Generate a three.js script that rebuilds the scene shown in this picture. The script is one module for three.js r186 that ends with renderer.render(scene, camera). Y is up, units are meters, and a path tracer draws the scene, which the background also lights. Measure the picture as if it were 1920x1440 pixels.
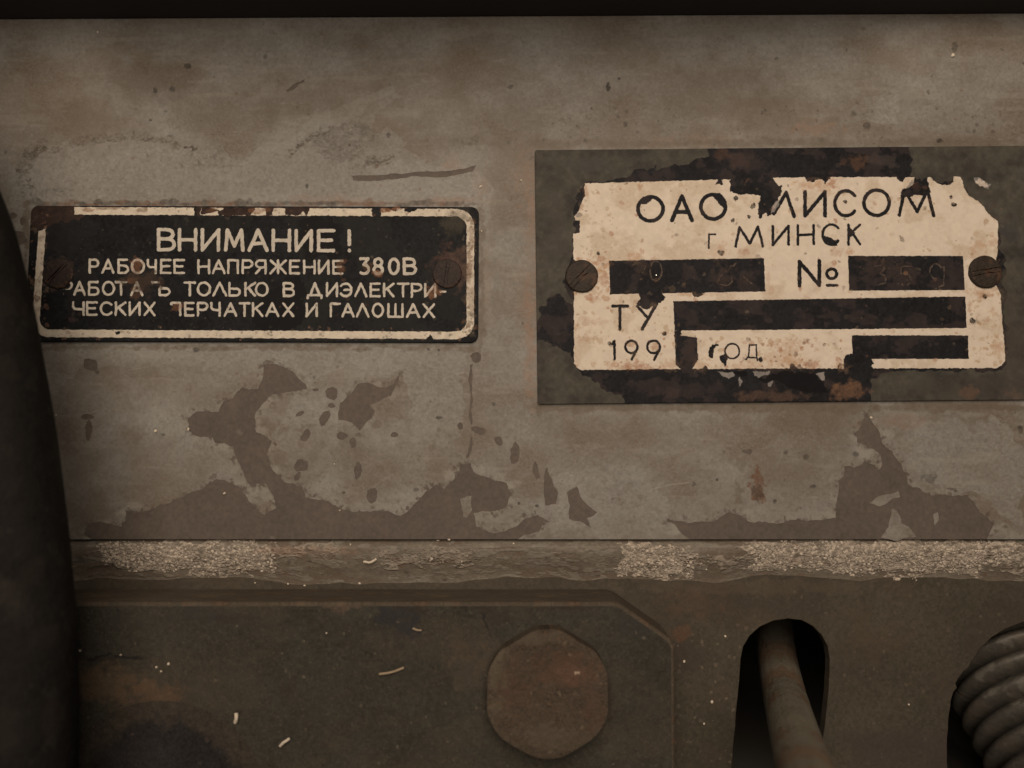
import * as THREE from 'three';
import { RoundedBoxGeometry } from 'three/addons/geometries/RoundedBoxGeometry.js';
import { mergeGeometries, toCreasedNormals } from 'three/addons/utils/BufferGeometryUtils.js';
import { RectAreaLightUniformsLib } from 'three/addons/lights/RectAreaLightUniformsLib.js';
import { Brush, Evaluator, SUBTRACTION, INTERSECTION } from 'three-bvh-csg';

// ---------------------------------------------------------------- camera, light, exposure
const scene = new THREE.Scene();
const MM = 0.001, S = 0.0000885, F = 1440, D = F * S, PITCH = THREE.MathUtils.degToRad(4.1);
const camera = new THREE.PerspectiveCamera(2 * THREE.MathUtils.radToDeg(Math.atan(720 / F)), 4 / 3, 0.002, 20);
camera.position.set(0, -D * Math.sin(PITCH), D * Math.cos(PITCH));
camera.lookAt(0, 0, 0);
camera.updateMatrixWorld(true);
camera.focus = D;
camera.userData.fStop = 12;

scene.background = new THREE.Color(0.044, 0.038, 0.033);      // the dim room behind the photographer
const LAMP = { at: [0.0, 0.13, 0.30], aim: [0.005, 0.01, 0], w: 0.22, h: 0.30, color: [1.0, 0.80, 0.61], power: 5.6 };
RectAreaLightUniformsLib.init();
const lampLight = new THREE.RectAreaLight(new THREE.Color(...LAMP.color), LAMP.power, LAMP.w, LAMP.h);
lampLight.name = 'lamp_glow';
lampLight.position.set(...LAMP.at); lampLight.lookAt(...LAMP.aim);
scene.add(lampLight);

const renderer = new THREE.WebGLRenderer({ antialias: true });
renderer.toneMapping = THREE.LinearToneMapping;
renderer.toneMappingExposure = 1.0;
renderer.shadowMap.enabled = true;

// ---------------------------------------------------------------- helpers
// a point of the plane z (metres in front of the panel) given on the survey grid of the photograph
function P(px, py, z = 0) {
  const u = (px - 960) / F, v = (720 - py) / F, c = Math.cos(PITCH), s = Math.sin(PITCH);
  const dx = u, dy = v * c + s, dz = v * s - c;             // ray through the lens
  const t = (z - camera.position.z) / dz;
  return new THREE.Vector3(dx * t, camera.position.y + dy * t, z);
}
let seed = 7;
const rnd = () => { seed = (seed + 0x6d2b79f5) | 0; let t = Math.imul(seed ^ (seed >>> 15), 1 | seed); t = (t + Math.imul(t ^ (t >>> 7), 61 | t)) ^ t; return ((t ^ (t >>> 14)) >>> 0) / 4294967296; };
const rr = (a, b) => a + (b - a) * rnd();
const LAT = new Float32Array(65536); for (let i = 0; i < 65536; i++) LAT[i] = rnd();
function vn(x, y, o = 0) {
  const ix = Math.floor(x), iy = Math.floor(y), fx = x - ix, fy = y - iy, sx = fx * fx * (3 - 2 * fx), sy = fy * fy * (3 - 2 * fy);
  const a = (ix + o * 37) & 255, b = (ix + 1 + o * 37) & 255, c = ((iy + o * 91) & 255) << 8, d = ((iy + 1 + o * 91) & 255) << 8;
  const p = LAT[a + c], q = LAT[b + c], r = LAT[a + d], s = LAT[b + d];
  return p + (q - p) * sx + (r - p + (p - q - r + s) * sx) * sy;
}
function fbm(x, y, n = 4, o = 0) { let a = 0.5, t = 0, w = 0; for (let i = 0; i < n; i++) { t += a * vn(x, y, o + i); w += a; a *= 0.55; x = x * 2.03 + 11.3; y = y * 2.03 + 5.7; } return t / w; }
const clamp = (x, a = 0, b = 1) => (x < a ? a : x > b ? b : x), sstep = (a, b, x) => { const t = clamp((x - a) / (b - a)); return t * t * (3 - 2 * t); };
const lin2s = (c) => (c <= 0.0031308 ? 12.92 * c : 1.055 * Math.pow(c, 1 / 2.4) - 0.055);
const S8 = new Uint8Array(4097); for (let i = 0; i <= 4096; i++) S8[i] = Math.round(255 * lin2s(i / 4096));

// A texture that is worked on in linear light, in the photograph's survey grid: to(px, py) gives texture pixels, k is texture pixels per survey pixel.
class Tex {
  constructor(W, H, to, k) { Object.assign(this, { W, H, to, k, c: new Float32Array(W * H * 3), h: new Float32Array(W * H) }); }
  each(fn, bb) { const { W, H } = this, [x0, y0, x1, y1] = bb ?? [0, 0, W, H]; for (let y = y0; y < y1; y++) for (let x = x0, i = y * W + x0; x < x1; x++, i++) fn(i, x, y); return this; }
  base(col, amp = 0.1, scale = 60, o = 0) {
    const { c, k } = this;
    return this.each((i, x, y) => {
      const n = 1 + amp * 2 * (fbm(x / k / scale, y / k / scale, 5, o) - 0.5) + amp * 1.1 * (vn(x / k / 2.3, y / k / 2.3, o + 9) - 0.5) + amp * 2.3 * (fbm(x / k / 5, y / k / 5, 2, o + 19) - 0.5);
      c[i * 3] = col[0] * n; c[i * 3 + 1] = col[1] * n; c[i * 3 + 2] = col[2] * n;
    });
  }
  draw(fn) { const cv = document.createElement('canvas'); cv.width = this.W; cv.height = this.H; const g = cv.getContext('2d'); g.fillStyle = g.strokeStyle = '#fff'; g.lineCap = g.lineJoin = 'round'; fn(g); const d = g.getImageData(0, 0, this.W, this.H).data, m = new Float32Array(this.W * this.H); let x0 = this.W, y0 = this.H, x1 = 0, y1 = 0; for (let y = 0, i = 0; y < this.H; y++) for (let x = 0; x < this.W; x++, i++) if (d[i * 4 + 3]) { m[i] = d[i * 4 + 3] / 255; if (x < x0) x0 = x; if (x > x1) x1 = x; if (y < y0) y0 = y; if (y > y1) y1 = y; } m.bb = [x0, y0, x1 + 1, y1 + 1]; return m; }
  path(g, pts, close) { pts.forEach((p, i) => { const [x, y] = this.to(p[0], p[1]); i ? g.lineTo(x, y) : g.moveTo(x, y); }); if (close) g.closePath(); }
  polys(list) { return this.draw((g) => { for (const p of list) { g.beginPath(); this.path(g, p, true); g.fill(); } }); }
  lines(list, w) { return this.draw((g) => { for (const p of list) { g.lineWidth = (p.w ?? w) * this.k; g.beginPath(); this.path(g, p); g.stroke(); } }); }
  warp(m, amp, scale, o = 0) {
    const { W, H, k } = this, out = new Float32Array(W * H), a = amp * k, e = Math.ceil(a) + 2, bb = out.bb = [Math.max(0, m.bb[0] - e), Math.max(0, m.bb[1] - e), Math.min(W, m.bb[2] + e), Math.min(H, m.bb[3] + e)];
    return this.each((i, x, y) => {
      const X = clamp(x + a * 2 * (fbm(x / k / scale, y / k / scale, 3, o) - 0.5), 0, W - 1.01), Y = clamp(y + a * 2 * (fbm(x / k / scale + 40, y / k / scale + 17, 3, o + 3) - 0.5), 0, H - 1.01), ix = X | 0, iy = Y | 0, fx = X - ix, fy = Y - iy, q = iy * W + ix;
      out[i] = (m[q] * (1 - fx) + m[q + 1] * fx) * (1 - fy) + (m[q + W] * (1 - fx) + m[q + W + 1] * fx) * fy;
    }, bb) && out;
  }
  lay(m, col, a = 1, grain = 0, dh = 0, o = 0) {
    const { c, h, k } = this;
    return this.each((i, x, y) => {
      const t = m[i] * a; if (t <= 0.002) return;
      const n = grain ? 1 + grain * 2 * (fbm(x / k / 9, y / k / 9, 4, o) - 0.5) : 1;
      c[i * 3] += (col[0] * n - c[i * 3]) * t; c[i * 3 + 1] += (col[1] * n - c[i * 3 + 1]) * t; c[i * 3 + 2] += (col[2] * n - c[i * 3 + 2]) * t; h[i] += dh * m[i];
    }, m.bb);
  }
  // matter with a ragged outline: stain, rust, dirt, at a place with two radii; hard 0..1 sharpens its outline
  stain(px, py, rx, ry, col, a = 0.6, { hard = 0.4, rag = 0.9, scale = 14, dh = 0, o = 0, turn = 0 } = {}) {
    const { W, H, c, h, k } = this, [cx, cy] = this.to(px, py), R = Math.max(rx, ry) * k * 1.7, ct = Math.cos(turn), st = Math.sin(turn);
    for (let y = Math.max(0, (cy - R) | 0); y < Math.min(H, cy + R); y++) for (let x = Math.max(0, (cx - R) | 0); x < Math.min(W, cx + R); x++) {
      const ux = (x - cx) / k, uy = (y - cy) / k, dx = (ux * ct + uy * st) / rx, dy = (uy * ct - ux * st) / ry, d = Math.sqrt(dx * dx + dy * dy);
      const n = fbm(x / k / scale + px, y / k / scale + py, 4, o) - 0.5, e = 0.02 + 0.55 * (1 - hard), m = sstep(-e, e, 1 - d + rag * 2 * n - 0.15), g = vn(x / k / 2, y / k / 2, o + 5);
      const t = m * a * (0.65 + 0.7 * (n + 0.5)) * (0.72 + 0.56 * g); if (t < 0.004) continue;
      const i = y * W + x, q = clamp(t); for (let j = 0; j < 3; j++) c[i * 3 + j] += (col[j] - c[i * 3 + j]) * q; h[i] += dh * m;
    }
    return this;
  }
  specks(n, box, r, cols, a = 0.7, opt = {}) {
    for (let i = 0; i < n; i++) { const s = r[0] + (r[1] - r[0]) * Math.pow(rnd(), 2.2); this.stain(rr(box[0], box[2]), rr(box[1], box[3]), s, s * rr(0.6, 1.3), cols[(rnd() * cols.length) | 0], a * rr(0.5, 1), { hard: 0.7, rag: 0.8, scale: Math.max(3, s), turn: rr(0, 3), ...opt }); }
    return this;
  }
  bumps(amp, scale, o = 0) { const { h, k } = this; return this.each((i, x, y) => { h[i] += amp * (fbm(x / k / scale, y / k / scale, 5, o) - 0.5); }); }
  map() {
    const { W, H, c } = this, d = new Uint8Array(W * H * 4);
    for (let y = 0; y < H; y++) for (let x = 0; x < W; x++) { const i = y * W + x, o = ((H - 1 - y) * W + x) * 4; for (let j = 0; j < 3; j++) d[o + j] = S8[(clamp(c[i * 3 + j]) * 4096) | 0]; d[o + 3] = 255; }
    return this.tex(d, THREE.SRGBColorSpace);
  }
  height() {
    const { W, H, h } = this, d = new Float32Array(W * H * 4); let lo = 1e9, hi = -1e9; for (const v of h) { if (v < lo) lo = v; if (v > hi) hi = v; } this.range = hi - lo;
    for (let y = 0; y < H; y++) for (let x = 0; x < W; x++) { const v = (h[y * W + x] - lo) / (hi - lo || 1), o = ((H - 1 - y) * W + x) * 4; d[o] = d[o + 1] = d[o + 2] = v; d[o + 3] = 1; }
    return this.tex(d, THREE.NoColorSpace, THREE.FloatType);
  }
  tex(d, cs, type = THREE.UnsignedByteType) { const t = new THREE.DataTexture(d, this.W, this.H, THREE.RGBAFormat, type); t.colorSpace = cs; t.magFilter = THREE.LinearFilter; t.minFilter = THREE.LinearFilter; t.wrapS = t.wrapT = this.wrap ?? THREE.ClampToEdgeWrapping; t.needsUpdate = true; return t; }
  material(opt = {}) { const bumpMap = this.height(); return new THREE.MeshPhysicalMaterial({ map: this.map(), bumpMap, bumpScale: this.range * MM, roughness: 0.65, ...opt }); }   // h is in millimetres
}
const flat = (u, v) => [u, v];
// a small tiling swatch for parts that are not surveyed: 1 unit of uv = size metres
function swatch(n, size, col, amp, paint) { const t = new Tex(n, n, flat, 1); t.base(col, amp, n / 5, 3); t.bumps(0.06, n / 24, 4).bumps(0.03, n / 90, 8); paint?.(t); t.wrap = THREE.MirroredRepeatWrapping; return t; }

const names = new Map();
const numbered = (n) => { const k = names.get(n) ?? 0; names.set(n, k + 1); return k ? `${n}_${String(k).padStart(3, '0')}` : n; };
function shade(m) { m.castShadow = m.receiveShadow = true; return m; }
function thing(name, label, category, at = [0, 0, 0], extra = {}) { const g = new THREE.Group(); g.name = numbered(name); g.position.set(...at); g.userData = { label, category, ...extra }; scene.add(g); return g; }
function single(name, geo, mat, label, category, extra = {}) { const m = shade(new THREE.Mesh(geo, mat)); m.name = numbered(name); m.userData = { label, category, ...extra }; scene.add(m); return m; }
function structure(name, label) { const g = new THREE.Group(); g.name = name; g.userData = { kind: 'structure', label }; scene.add(g); return g; }
function part(parent, name, geo, mat, extra = {}) { const m = shade(new THREE.Mesh(geo, mat)); m.name = name; Object.assign(m.userData, extra); parent.add(m); return m; }
function planarUV(g, x0, y0, w, h) { const p = g.attributes.position, uv = new Float32Array(p.count * 2); for (let i = 0; i < p.count; i++) { uv[i * 2] = (p.getX(i) - x0) / w; uv[i * 2 + 1] = (p.getY(i) - y0) / h; } g.setAttribute('uv', new THREE.BufferAttribute(uv, 2)); return g; }
// ragged outline: midpoint displacement
function ragged(pts, amp = 0.09, levels = 3, close = true) {
  for (let l = 0; l < levels; l++) { const out = []; for (let i = 0; i < pts.length; i++) { const a = pts[i], b = pts[(i + 1) % pts.length]; out.push(a); if (!close && i === pts.length - 1) break; const dx = b[0] - a[0], dy = b[1] - a[1], L = Math.hypot(dx, dy); if (L < 3) continue; const t = amp * rr(-1, 1); out.push([a[0] + dx * 0.5 - dy * t, a[1] + dy * 0.5 + dx * t]); } pts = out; }
  return pts;
}
const blob = (px, py, rx, ry, turn = 0, n = 9) => Array.from({ length: n }, (_, i) => { const a = (i / n) * 2 * Math.PI, q = rr(0.78, 1.15), x = Math.cos(a) * rx * q, y = Math.sin(a) * ry * q; return [px + x * Math.cos(turn) - y * Math.sin(turn), py + x * Math.sin(turn) + y * Math.cos(turn)]; });
const toShape = (pts, z) => new THREE.Shape(pts.map(([x, y]) => { const p = P(x, y, z); return new THREE.Vector2(p.x, p.y); }));
const toPath = (pts, z) => new THREE.Path(pts.map(([x, y]) => { const p = P(x, y, z); return new THREE.Vector2(p.x, p.y); }));

// palette (linear base colours)
const GREY = [0.188, 0.188, 0.181], UNDER = [0.074, 0.061, 0.053], RUST = [0.105, 0.055, 0.033], RUSTP = [0.20, 0.125, 0.092], DIRT = [0.098, 0.080, 0.062], DARK = [0.030, 0.026, 0.022], GRIME = [0.034, 0.0328, 0.0275];

// ---------------------------------------------------------------- the cabinet panel: an undercoat with a film of grey paint that has flaked off it
const FILM = 0.055 * MM, PX0 = -0.0985, PX1 = 0.0985, PY0 = P(960, 1011).y, PY1 = 0.0655;
const PW = PX1 - PX0, PH = PY1 - PY0;
{
  const W = 2048, H = Math.round((2048 * PH) / PW), k = (W / PW) * S;
  const to = (px, py) => { const p = P(px, py, FILM); return [((p.x - PX0) / PW) * W, ((PY1 - p.y) / PH) * H]; };
  const A = [[493, 682], [520, 683], [550, 698], [573, 720], [575, 730], [533, 737], [507, 740], [493, 757], [477, 783], [480, 810], [510, 827], [500, 853], [507, 873], [533, 903], [567, 913], [573, 933], [600, 938], [633, 950], [650, 957], [710, 957], [750, 967], [773, 950], [797, 923], [817, 908], [833, 917], [857, 893], [863, 870], [883, 868], [890, 887], [907, 893], [920, 897], [950, 907], [960, 927], [950, 950], [920, 960], [888, 962], [893, 987], [920, 1000], [937, 1000], [960, 990], [983, 973], [1007, 965], [1020, 973], [1010, 997], [983, 1003], [930, 1007], [600, 1008], [300, 1008], [157, 1002], [163, 983], [210, 982], [230, 987], [235, 957], [283, 955], [320, 943], [360, 923], [393, 907], [405, 898], [437, 907], [460, 927], [477, 950], [497, 965], [517, 953], [510, 927], [500, 907], [483, 907], [470, 910], [457, 887], [443, 857], [437, 837], [403, 830], [397, 818], [370, 818], [353, 807], [352, 787], [367, 773], [410, 772], [420, 753], [437, 747], [453, 727], [483, 730], [493, 707]];
  const C = [[1626, 778], [1647, 806], [1654, 831], [1672, 845], [1686, 867], [1697, 888], [1704, 909], [1743, 928], [1771, 927], [1813, 928], [1835, 959], [1863, 983], [1893, 1007], [1735, 1008], [1629, 1008], [1328, 1009], [1279, 1001], [1251, 976], [1286, 980], [1336, 978], [1367, 960], [1392, 967], [1410, 980], [1459, 982], [1495, 973], [1552, 973], [1567, 971], [1569, 941], [1573, 909], [1583, 874], [1601, 877], [1619, 867], [1636, 870], [1647, 881], [1654, 870], [1647, 849], [1622, 835], [1608, 831], [1605, 810], [1619, 785]];
  const B = [[637, 757], [653, 743], [670, 720], [697, 720], [717, 727], [737, 720], [750, 702], [743, 723], [733, 743], [693, 760], [703, 773], [683, 797], [673, 808], [660, 793], [635, 787]];
  const flakeEdges = [ragged(A, 0.1, 2), ragged(C, 0.1, 2), B];
  const t = new Tex(W, H, to, k).base(GREY, 0.16, 130, 1);
  // a greasy brown film over the paint, wiped off round the warning plate and in a few broad rubs
  const grease = new Float32Array(W * H), clean = t.warp(t.polys([[[20, 360], [40, 300], [90, 276], [180, 258], [330, 262], [430, 296], [600, 225], [735, 160], [765, 185], [690, 235], [800, 290], [905, 330], [915, 395], [880, 660], [870, 704], [700, 700], [560, 690], [420, 700], [260, 684], [150, 700], [90, 760], [30, 640]], [[1040, 900], [1180, 860], [1260, 930], [1250, 1005], [1030, 1005]], [[1720, 800], [1880, 790], [1925, 880], [1925, 1005], [1860, 970], [1830, 920], [1740, 915], [1700, 870]], [[1580, 190], [1680, 185], [1700, 220], [1620, 235], [1560, 225]], [[760, 690], [880, 690], [860, 840], [780, 800]], [[560, 740], [640, 760], [620, 880], [560, 880], [500, 820]]]), 34, 46, 90);
  t.each((i, x, y) => { const n = fbm(x / k / 95 + 5, y / k / 70 + 1, 5, 71); grease[i] = clamp(0.45 + 2.0 * (n - 0.45)) * (0.5 + 0.62 * fbm(x / k / 4, y / k / 3, 3, 76) + 0.35 * (vn(x / k / 2, y / k / 2, 79) - 0.5)) * (1 - 0.98 * clean[i] * (0.7 + 0.6 * (vn(x / k / 5, y / k / 3, 81) - 0.5))); });
  t.lay(grease, [0.107, 0.085, 0.066], 0.9);
  // faint clouding of the paint, brown where dirt sits in it
  const cloud = new Float32Array(W * H);
  t.each((i, x, y) => { const n = fbm(x / k / 170 + 3, y / k / 105, 5, 21); cloud[i] = sstep(0.47, 0.72, n) * (0.55 + 0.9 * vn(x / k / 2.6, y / k / 2.6, 31)); });
  t.lay(cloud, [0.130, 0.106, 0.084], 0.3);
  t.each((i, x, y) => { const n = fbm(x / k / 7, y / k / 5, 3, 44); cloud[i] = sstep(0.62, 0.8, n) * 0.9; });
  t.lay(cloud, [0.11, 0.088, 0.062], 0.34);
  t.each((i, x, y) => { const n = fbm(x / k / 90 + 8, y / k / 14 + 2, 4, 51); cloud[i] = sstep(0.58, 0.78, n) * (0.5 + vn(x / k / 3, y / k / 2, 33)); });
  t.lay(cloud, [0.25, 0.247, 0.225], 0.22);
  const soft = { hard: 0.12, rag: 0.85, scale: 34 };
  for (const [x, y, rx, ry, a] of [[285, 150, 80, 55, 0.45], [140, 225, 80, 40, 0.4], [560, 185, 130, 40, 0.42], [430, 215, 120, 30, 0.3], [780, 260, 90, 40, 0.3], [960, 230, 80, 60, 0.35], [1340, 180, 110, 80, 0.45], [1440, 205, 70, 60, 0.4], [1590, 215, 60, 50, 0.35], [1250, 250, 120, 35, 0.4], [1700, 255, 120, 20, 0.4], [990, 290, 60, 40, 0.4], [930, 420, 30, 160, 0.3], [1490, 880, 90, 50, 0.25], [1130, 800, 120, 30, 0.25], [1600, 790, 160, 30, 0.35], [700, 860, 140, 60, 0.3], [560, 880, 50, 40, 0.3], [260, 870, 90, 80, 0.28], [170, 960, 60, 40, 0.3], [240, 690, 120, 16, 0.25], [130, 880, 50, 120, 0.25]]) t.stain(x, y, rx, ry, DIRT, a, soft);
  for (const [x, y, rx, ry, a] of [[996, 430, 11, 90, 0.5], [993, 640, 12, 110, 0.7], [985, 330, 26, 50, 0.45], [1532, 241, 46, 15, 0.55], [1316, 262, 60, 14, 0.35], [1225, 268, 40, 12, 0.4], [840, 377, 60, 10, 0.6], [910, 520, 10, 60, 0.35], [903, 350, 12, 30, 0.4], [690, 380, 120, 6, 0.5], [600, 372, 60, 8, 0.4], [850, 308, 16, 14, 0.6], [1680, 790, 60, 14, 0.4], [985, 560, 20, 60, 0.3]]) t.stain(x, y, rx, ry, RUSTP, a * 0.62, { hard: 0.05, rag: 1.1, scale: 10, o: 2 });
  // dirt gathered against the plates
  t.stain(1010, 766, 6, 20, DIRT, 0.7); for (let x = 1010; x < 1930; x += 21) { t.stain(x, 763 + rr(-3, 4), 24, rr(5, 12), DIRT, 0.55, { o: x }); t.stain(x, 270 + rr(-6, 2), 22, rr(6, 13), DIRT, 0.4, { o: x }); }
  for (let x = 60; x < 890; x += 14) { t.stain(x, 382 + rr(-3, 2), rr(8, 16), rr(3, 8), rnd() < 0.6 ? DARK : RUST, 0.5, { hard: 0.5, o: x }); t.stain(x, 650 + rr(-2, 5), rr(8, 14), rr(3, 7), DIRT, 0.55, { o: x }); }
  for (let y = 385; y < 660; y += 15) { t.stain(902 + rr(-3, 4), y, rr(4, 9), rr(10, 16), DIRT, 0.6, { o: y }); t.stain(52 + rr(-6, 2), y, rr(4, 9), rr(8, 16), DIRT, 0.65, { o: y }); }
  // dark smears and rubbed arcs above the warning plate
  const smear = (pts, w, a, thr = 0.52, col = [0.055, 0.047, 0.036]) => { const m = t.warp(t.lines([pts], w), 10, 12, 60); t.each((i, x, y) => { m[i] *= sstep(thr - 0.16, thr + 0.26, 0.6 * fbm(x / k / 4.5, y / k / 3.2, 3, 70) + 0.4 * fbm(x / k / 16, y / k / 10, 3, 77)) * (0.45 + 0.9 * vn(x / k / 2, y / k / 2, 73)); }, m.bb); t.lay(m, col, Math.min(1, a * 1.45), 0.3); };
  smear([[42, 340], [45, 305], [60, 282], [80, 272]], 26, 0.62); smear([[60, 285], [110, 275], [160, 262], [240, 253], [310, 262], [345, 278]], 15, 0.5, 0.48); smear([[50, 355], [75, 365], [130, 362]], 22, 0.5, 0.55);
  smear([[350, 277], [368, 277]], 5, 0.8, 0.3); smear([[270, 290], [430, 298]], 34, 0.4, 0.6); smear([[390, 300], [420, 282]], 10, 0.35, 0.5);
  smear([[540, 288], [580, 262], [625, 240]], 9, 0.65, 0.44); smear([[600, 262], [640, 252], [680, 245], [685, 262], [655, 285], [610, 275], [650, 265]], 38, 0.52, 0.43, [0.085, 0.08, 0.072]); smear([[690, 300], [730, 296]], 14, 0.6, 0.45); smear([[660, 312], [730, 306]], 10, 0.45, 0.5);
  smear([[860, 268], [890, 266]], 18, 0.4, 0.45); smear([[770, 262], [800, 268]], 16, 0.45, 0.5, DIRT); smear([[905, 225], [930, 245], [960, 255]], 22, 0.5, 0.45, DIRT);
  smear([[265, 118], [276, 140]], 9, 0.7, 0.4, DIRT); smear([[955, 372], [980, 366]], 9, 0.7, 0.38, DIRT);
  // the pale wipe running up from the scuff
  const wipe = t.warp(t.polys([[[470, 285], [600, 222], [700, 172], [745, 165], [690, 205], [600, 245], [520, 285]]]), 20, 40, 80); t.each((i, x, y) => { wipe[i] *= 0.5 + vn(x / k / 3, y / k / 3, 12) * 0.8; }); t.lay(wipe, [0.215, 0.217, 0.208], 0.32);
  // listed spots
  for (const [x, y, rx, ry, a] of [[290, 170, 5, 8, 0.8], [322, 168, 7, 7, 0.6], [351, 124, 7, 6, 0.7], [281, 225, 4, 3, 0.8], [575, 348, 4, 7, 0.9], [1140, 163, 5, 9, 0.9], [957, 163, 6, 5, 0.6], [728, 254, 5, 6, 0.7], [1172, 233, 5, 6, 0.7], [1108, 203, 3, 4, 0.6], [1160, 147, 3, 3, 0.7], [1762, 263, 8, 5, 0.9], [1600, 214, 6, 5, 0.6], [1740, 172, 4, 6, 0.5], [1625, 236, 7, 9, 0.6], [1790, 88, 6, 12, 0.5], [830, 937, 5, 5, 0.95], [882, 893, 5, 9, 0.9], [973, 943, 4, 4, 0.9], [1006, 948, 4, 3, 0.7], [645, 773, 8, 5, 0.8], [823, 782, 7, 4, 0.7], [643, 923, 4, 3, 0.8], [780, 918, 6, 6, 0.6], [822, 656, 3, 3, 0.8], [803, 655, 3, 3, 0.7], [1344, 899, 3, 3, 0.95], [1452, 941, 5, 5, 0.8], [1523, 912, 6, 5, 0.6], [1473, 848, 4, 4, 0.6], [1511, 857, 6, 6, 0.5], [1400, 846, 10, 5, 0.5], [1604, 851, 6, 6, 0.6], [1300, 908, 4, 6, 0.5], [1913, 806, 6, 10, 0.6], [1740, 895, 16, 10, 0.4], [925, 758, 4, 4, 0.6], [367, 655, 7, 5, 0.6], [40, 450, 14, 9, 0.6], [10, 285, 4, 4, 0.5]]) t.stain(x, y, rx, ry, DARK, a, { hard: 0.75, rag: 0.6, scale: 6 });
  t.stain(1418, 908, 16, 30, RUST, 0.75, { hard: 0.6, rag: 1.1, scale: 8 }); t.stain(1420, 925, 12, 18, DARK, 0.5, { hard: 0.6, rag: 1.2, scale: 6 }); t.stain(1385, 925, 10, 20, DIRT, 0.6, { hard: 0.5, rag: 1.2, scale: 7 }); t.stain(1390, 870, 14, 16, DIRT, 0.4, { rag: 1.1, scale: 9 });
  t.specks(420, [0, 40, 1920, 1000], [1.2, 4.5], [DARK, DIRT, RUST], 0.5); t.specks(240, [900, 200, 1920, 280], [1.5, 5], [DIRT, DARK], 0.45); t.specks(160, [480, 760, 880, 950], [2, 9], [DIRT], 0.4); t.specks(90, [960, 760, 1240, 1000], [2, 7], [DIRT], 0.35);
  // directional scratches and wipe marks
  for (let i = 0; i < 70; i++) { const x = rr(0, 1900), y = rr(120, 1000), a = rr(-0.35, 0.25), L = rr(20, 120), m = t.lines([[[x, y], [x + Math.cos(a) * L * 0.5, y + Math.sin(a) * L * 0.5 + rr(-3, 3)], [x + Math.cos(a) * L, y + Math.sin(a) * L]]], rr(0.8, 1.8)); t.lay(m, rnd() < 0.6 ? [0.23, 0.225, 0.205] : DIRT, rr(0.2, 0.5), 0.6, -0.01); }
  flakeEdges.forEach((list) => list.forEach(([x, y]) => { if (rnd() < 0.85) t.stain(x + rr(-7, 7), y + rr(-7, 7), rr(2, 8), rr(2, 6), UNDER, rr(0.4, 0.85), { hard: 0.5, rag: 1.1, scale: 5, turn: rr(0, 3) }); if (rnd() < 0.5) t.stain(x + rr(-16, 16), y + rr(-16, 16), rr(1.5, 5), rr(1.5, 4), [0.10, 0.083, 0.07], 0.6, { hard: 0.6, scale: 4 }); if (rnd() < 0.3) t.stain(x + rr(-14, 14), y + rr(-14, 14), rr(6, 16), rr(5, 12), [0.215, 0.208, 0.188], 0.5, { hard: 0.3, rag: 1, scale: 8 }); }));
  t.bumps(0.10, 60, 5).bumps(0.035, 9, 6).bumps(0.02, 3, 7);
  const film = t.material({ roughness: 0.58, specularIntensity: 0.6 });

  const wall = structure('cabinet_panel', 'grey painted sheet metal cabinet panel with flaking paint');
  const ub = new Tex(1024, 512, flat, 0.5).base(UNDER, 0.2, 70, 13); ub.specks(300, [0, 0, 2048, 1024], [2, 9], [[0.066, 0.054, 0.048], [0.105, 0.088, 0.078], [0.08, 0.058, 0.048]], 0.5); ub.specks(60, [0, 0, 2048, 1024], [14, 50], [[0.075, 0.060, 0.052], [0.10, 0.083, 0.073]], 0.5, { hard: 0.1, scale: 18 }); ub.specks(700, [0, 0, 2048, 1024], [1.5, 8], [[0.14, 0.13, 0.115], [0.12, 0.108, 0.094], [0.05, 0.04, 0.034]], 0.55); ub.specks(70, [0, 0, 2048, 1024], [10, 34], [[0.058, 0.047, 0.04], [0.07, 0.05, 0.04]], 0.5, { hard: 0.15, scale: 12 }); ub.bumps(0.06, 24, 2).bumps(0.03, 5, 3); ub.wrap = THREE.MirroredRepeatWrapping;
  const sheet = new THREE.BoxGeometry(PW, PH, 2 * MM); sheet.translate((PX0 + PX1) / 2, (PY0 + PY1) / 2, -1 * MM);
  part(wall, 'undercoat', planarUV(sheet, PX0, PY0, PW, PW / 2), ub.material({ roughness: 0.72 }));

  const cand = [ragged(B, 0.1, 3)];
  cand.push(ragged([[1063, 923], [1073, 916], [1081, 912], [1092, 937], [1120, 960], [1100, 972], [1108, 990], [1093, 980], [1067, 973]], 0.1, 3));
  cand.push(ragged([[1026, 876], [1036, 903], [1047, 925], [1042, 945], [1022, 948], [1020, 905]], 0.1, 3), ragged([[1004, 864], [1013, 895], [1006, 900], [998, 884]], 0.08, 2));
  for (const b of [[622, 738, 13, 11, 0.6], [622, 761, 7, 5], [609, 785, 8, 19, 0.5], [642, 817, 10, 8], [662, 831, 7, 10], [672, 882, 8, 18], [698, 929, 11, 16, 0.2], [573, 817, 7, 15, 0.6], [600, 786, 6, 12, 0.6], [565, 873, 15, 12], [558, 893, 7, 14, 0.6], [170, 684, 17, 11, 0.5], [182, 698, 6, 5], [164, 782, 12, 6], [166, 808, 7, 20], [863, 799, 6, 7], [893, 671, 11, 10], [897, 808, 17, 8, 0.3], [935, 827, 7, 10, -0.3], [965, 850, 9, 21], [740, 815, 8, 5], [563, 776, 9, 4, -0.4], [592, 731, 6, 3], [32, 446, 20, 15], [20, 462, 8, 8], [25, 405, 8, 6], [43, 415, 6, 9]]) cand.push(ragged(blob(...b), 0.12, 2));
  cand.push(ragged([[887, 682], [885, 715], [888, 750], [886, 790], [884, 797], [881, 789], [882, 752], [879, 718], [881, 684]], 0.12, 3), ragged([[886, 820], [885, 838], [879, 858], [873, 860], [880, 836], [882, 819]], 0.1, 2));
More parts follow.
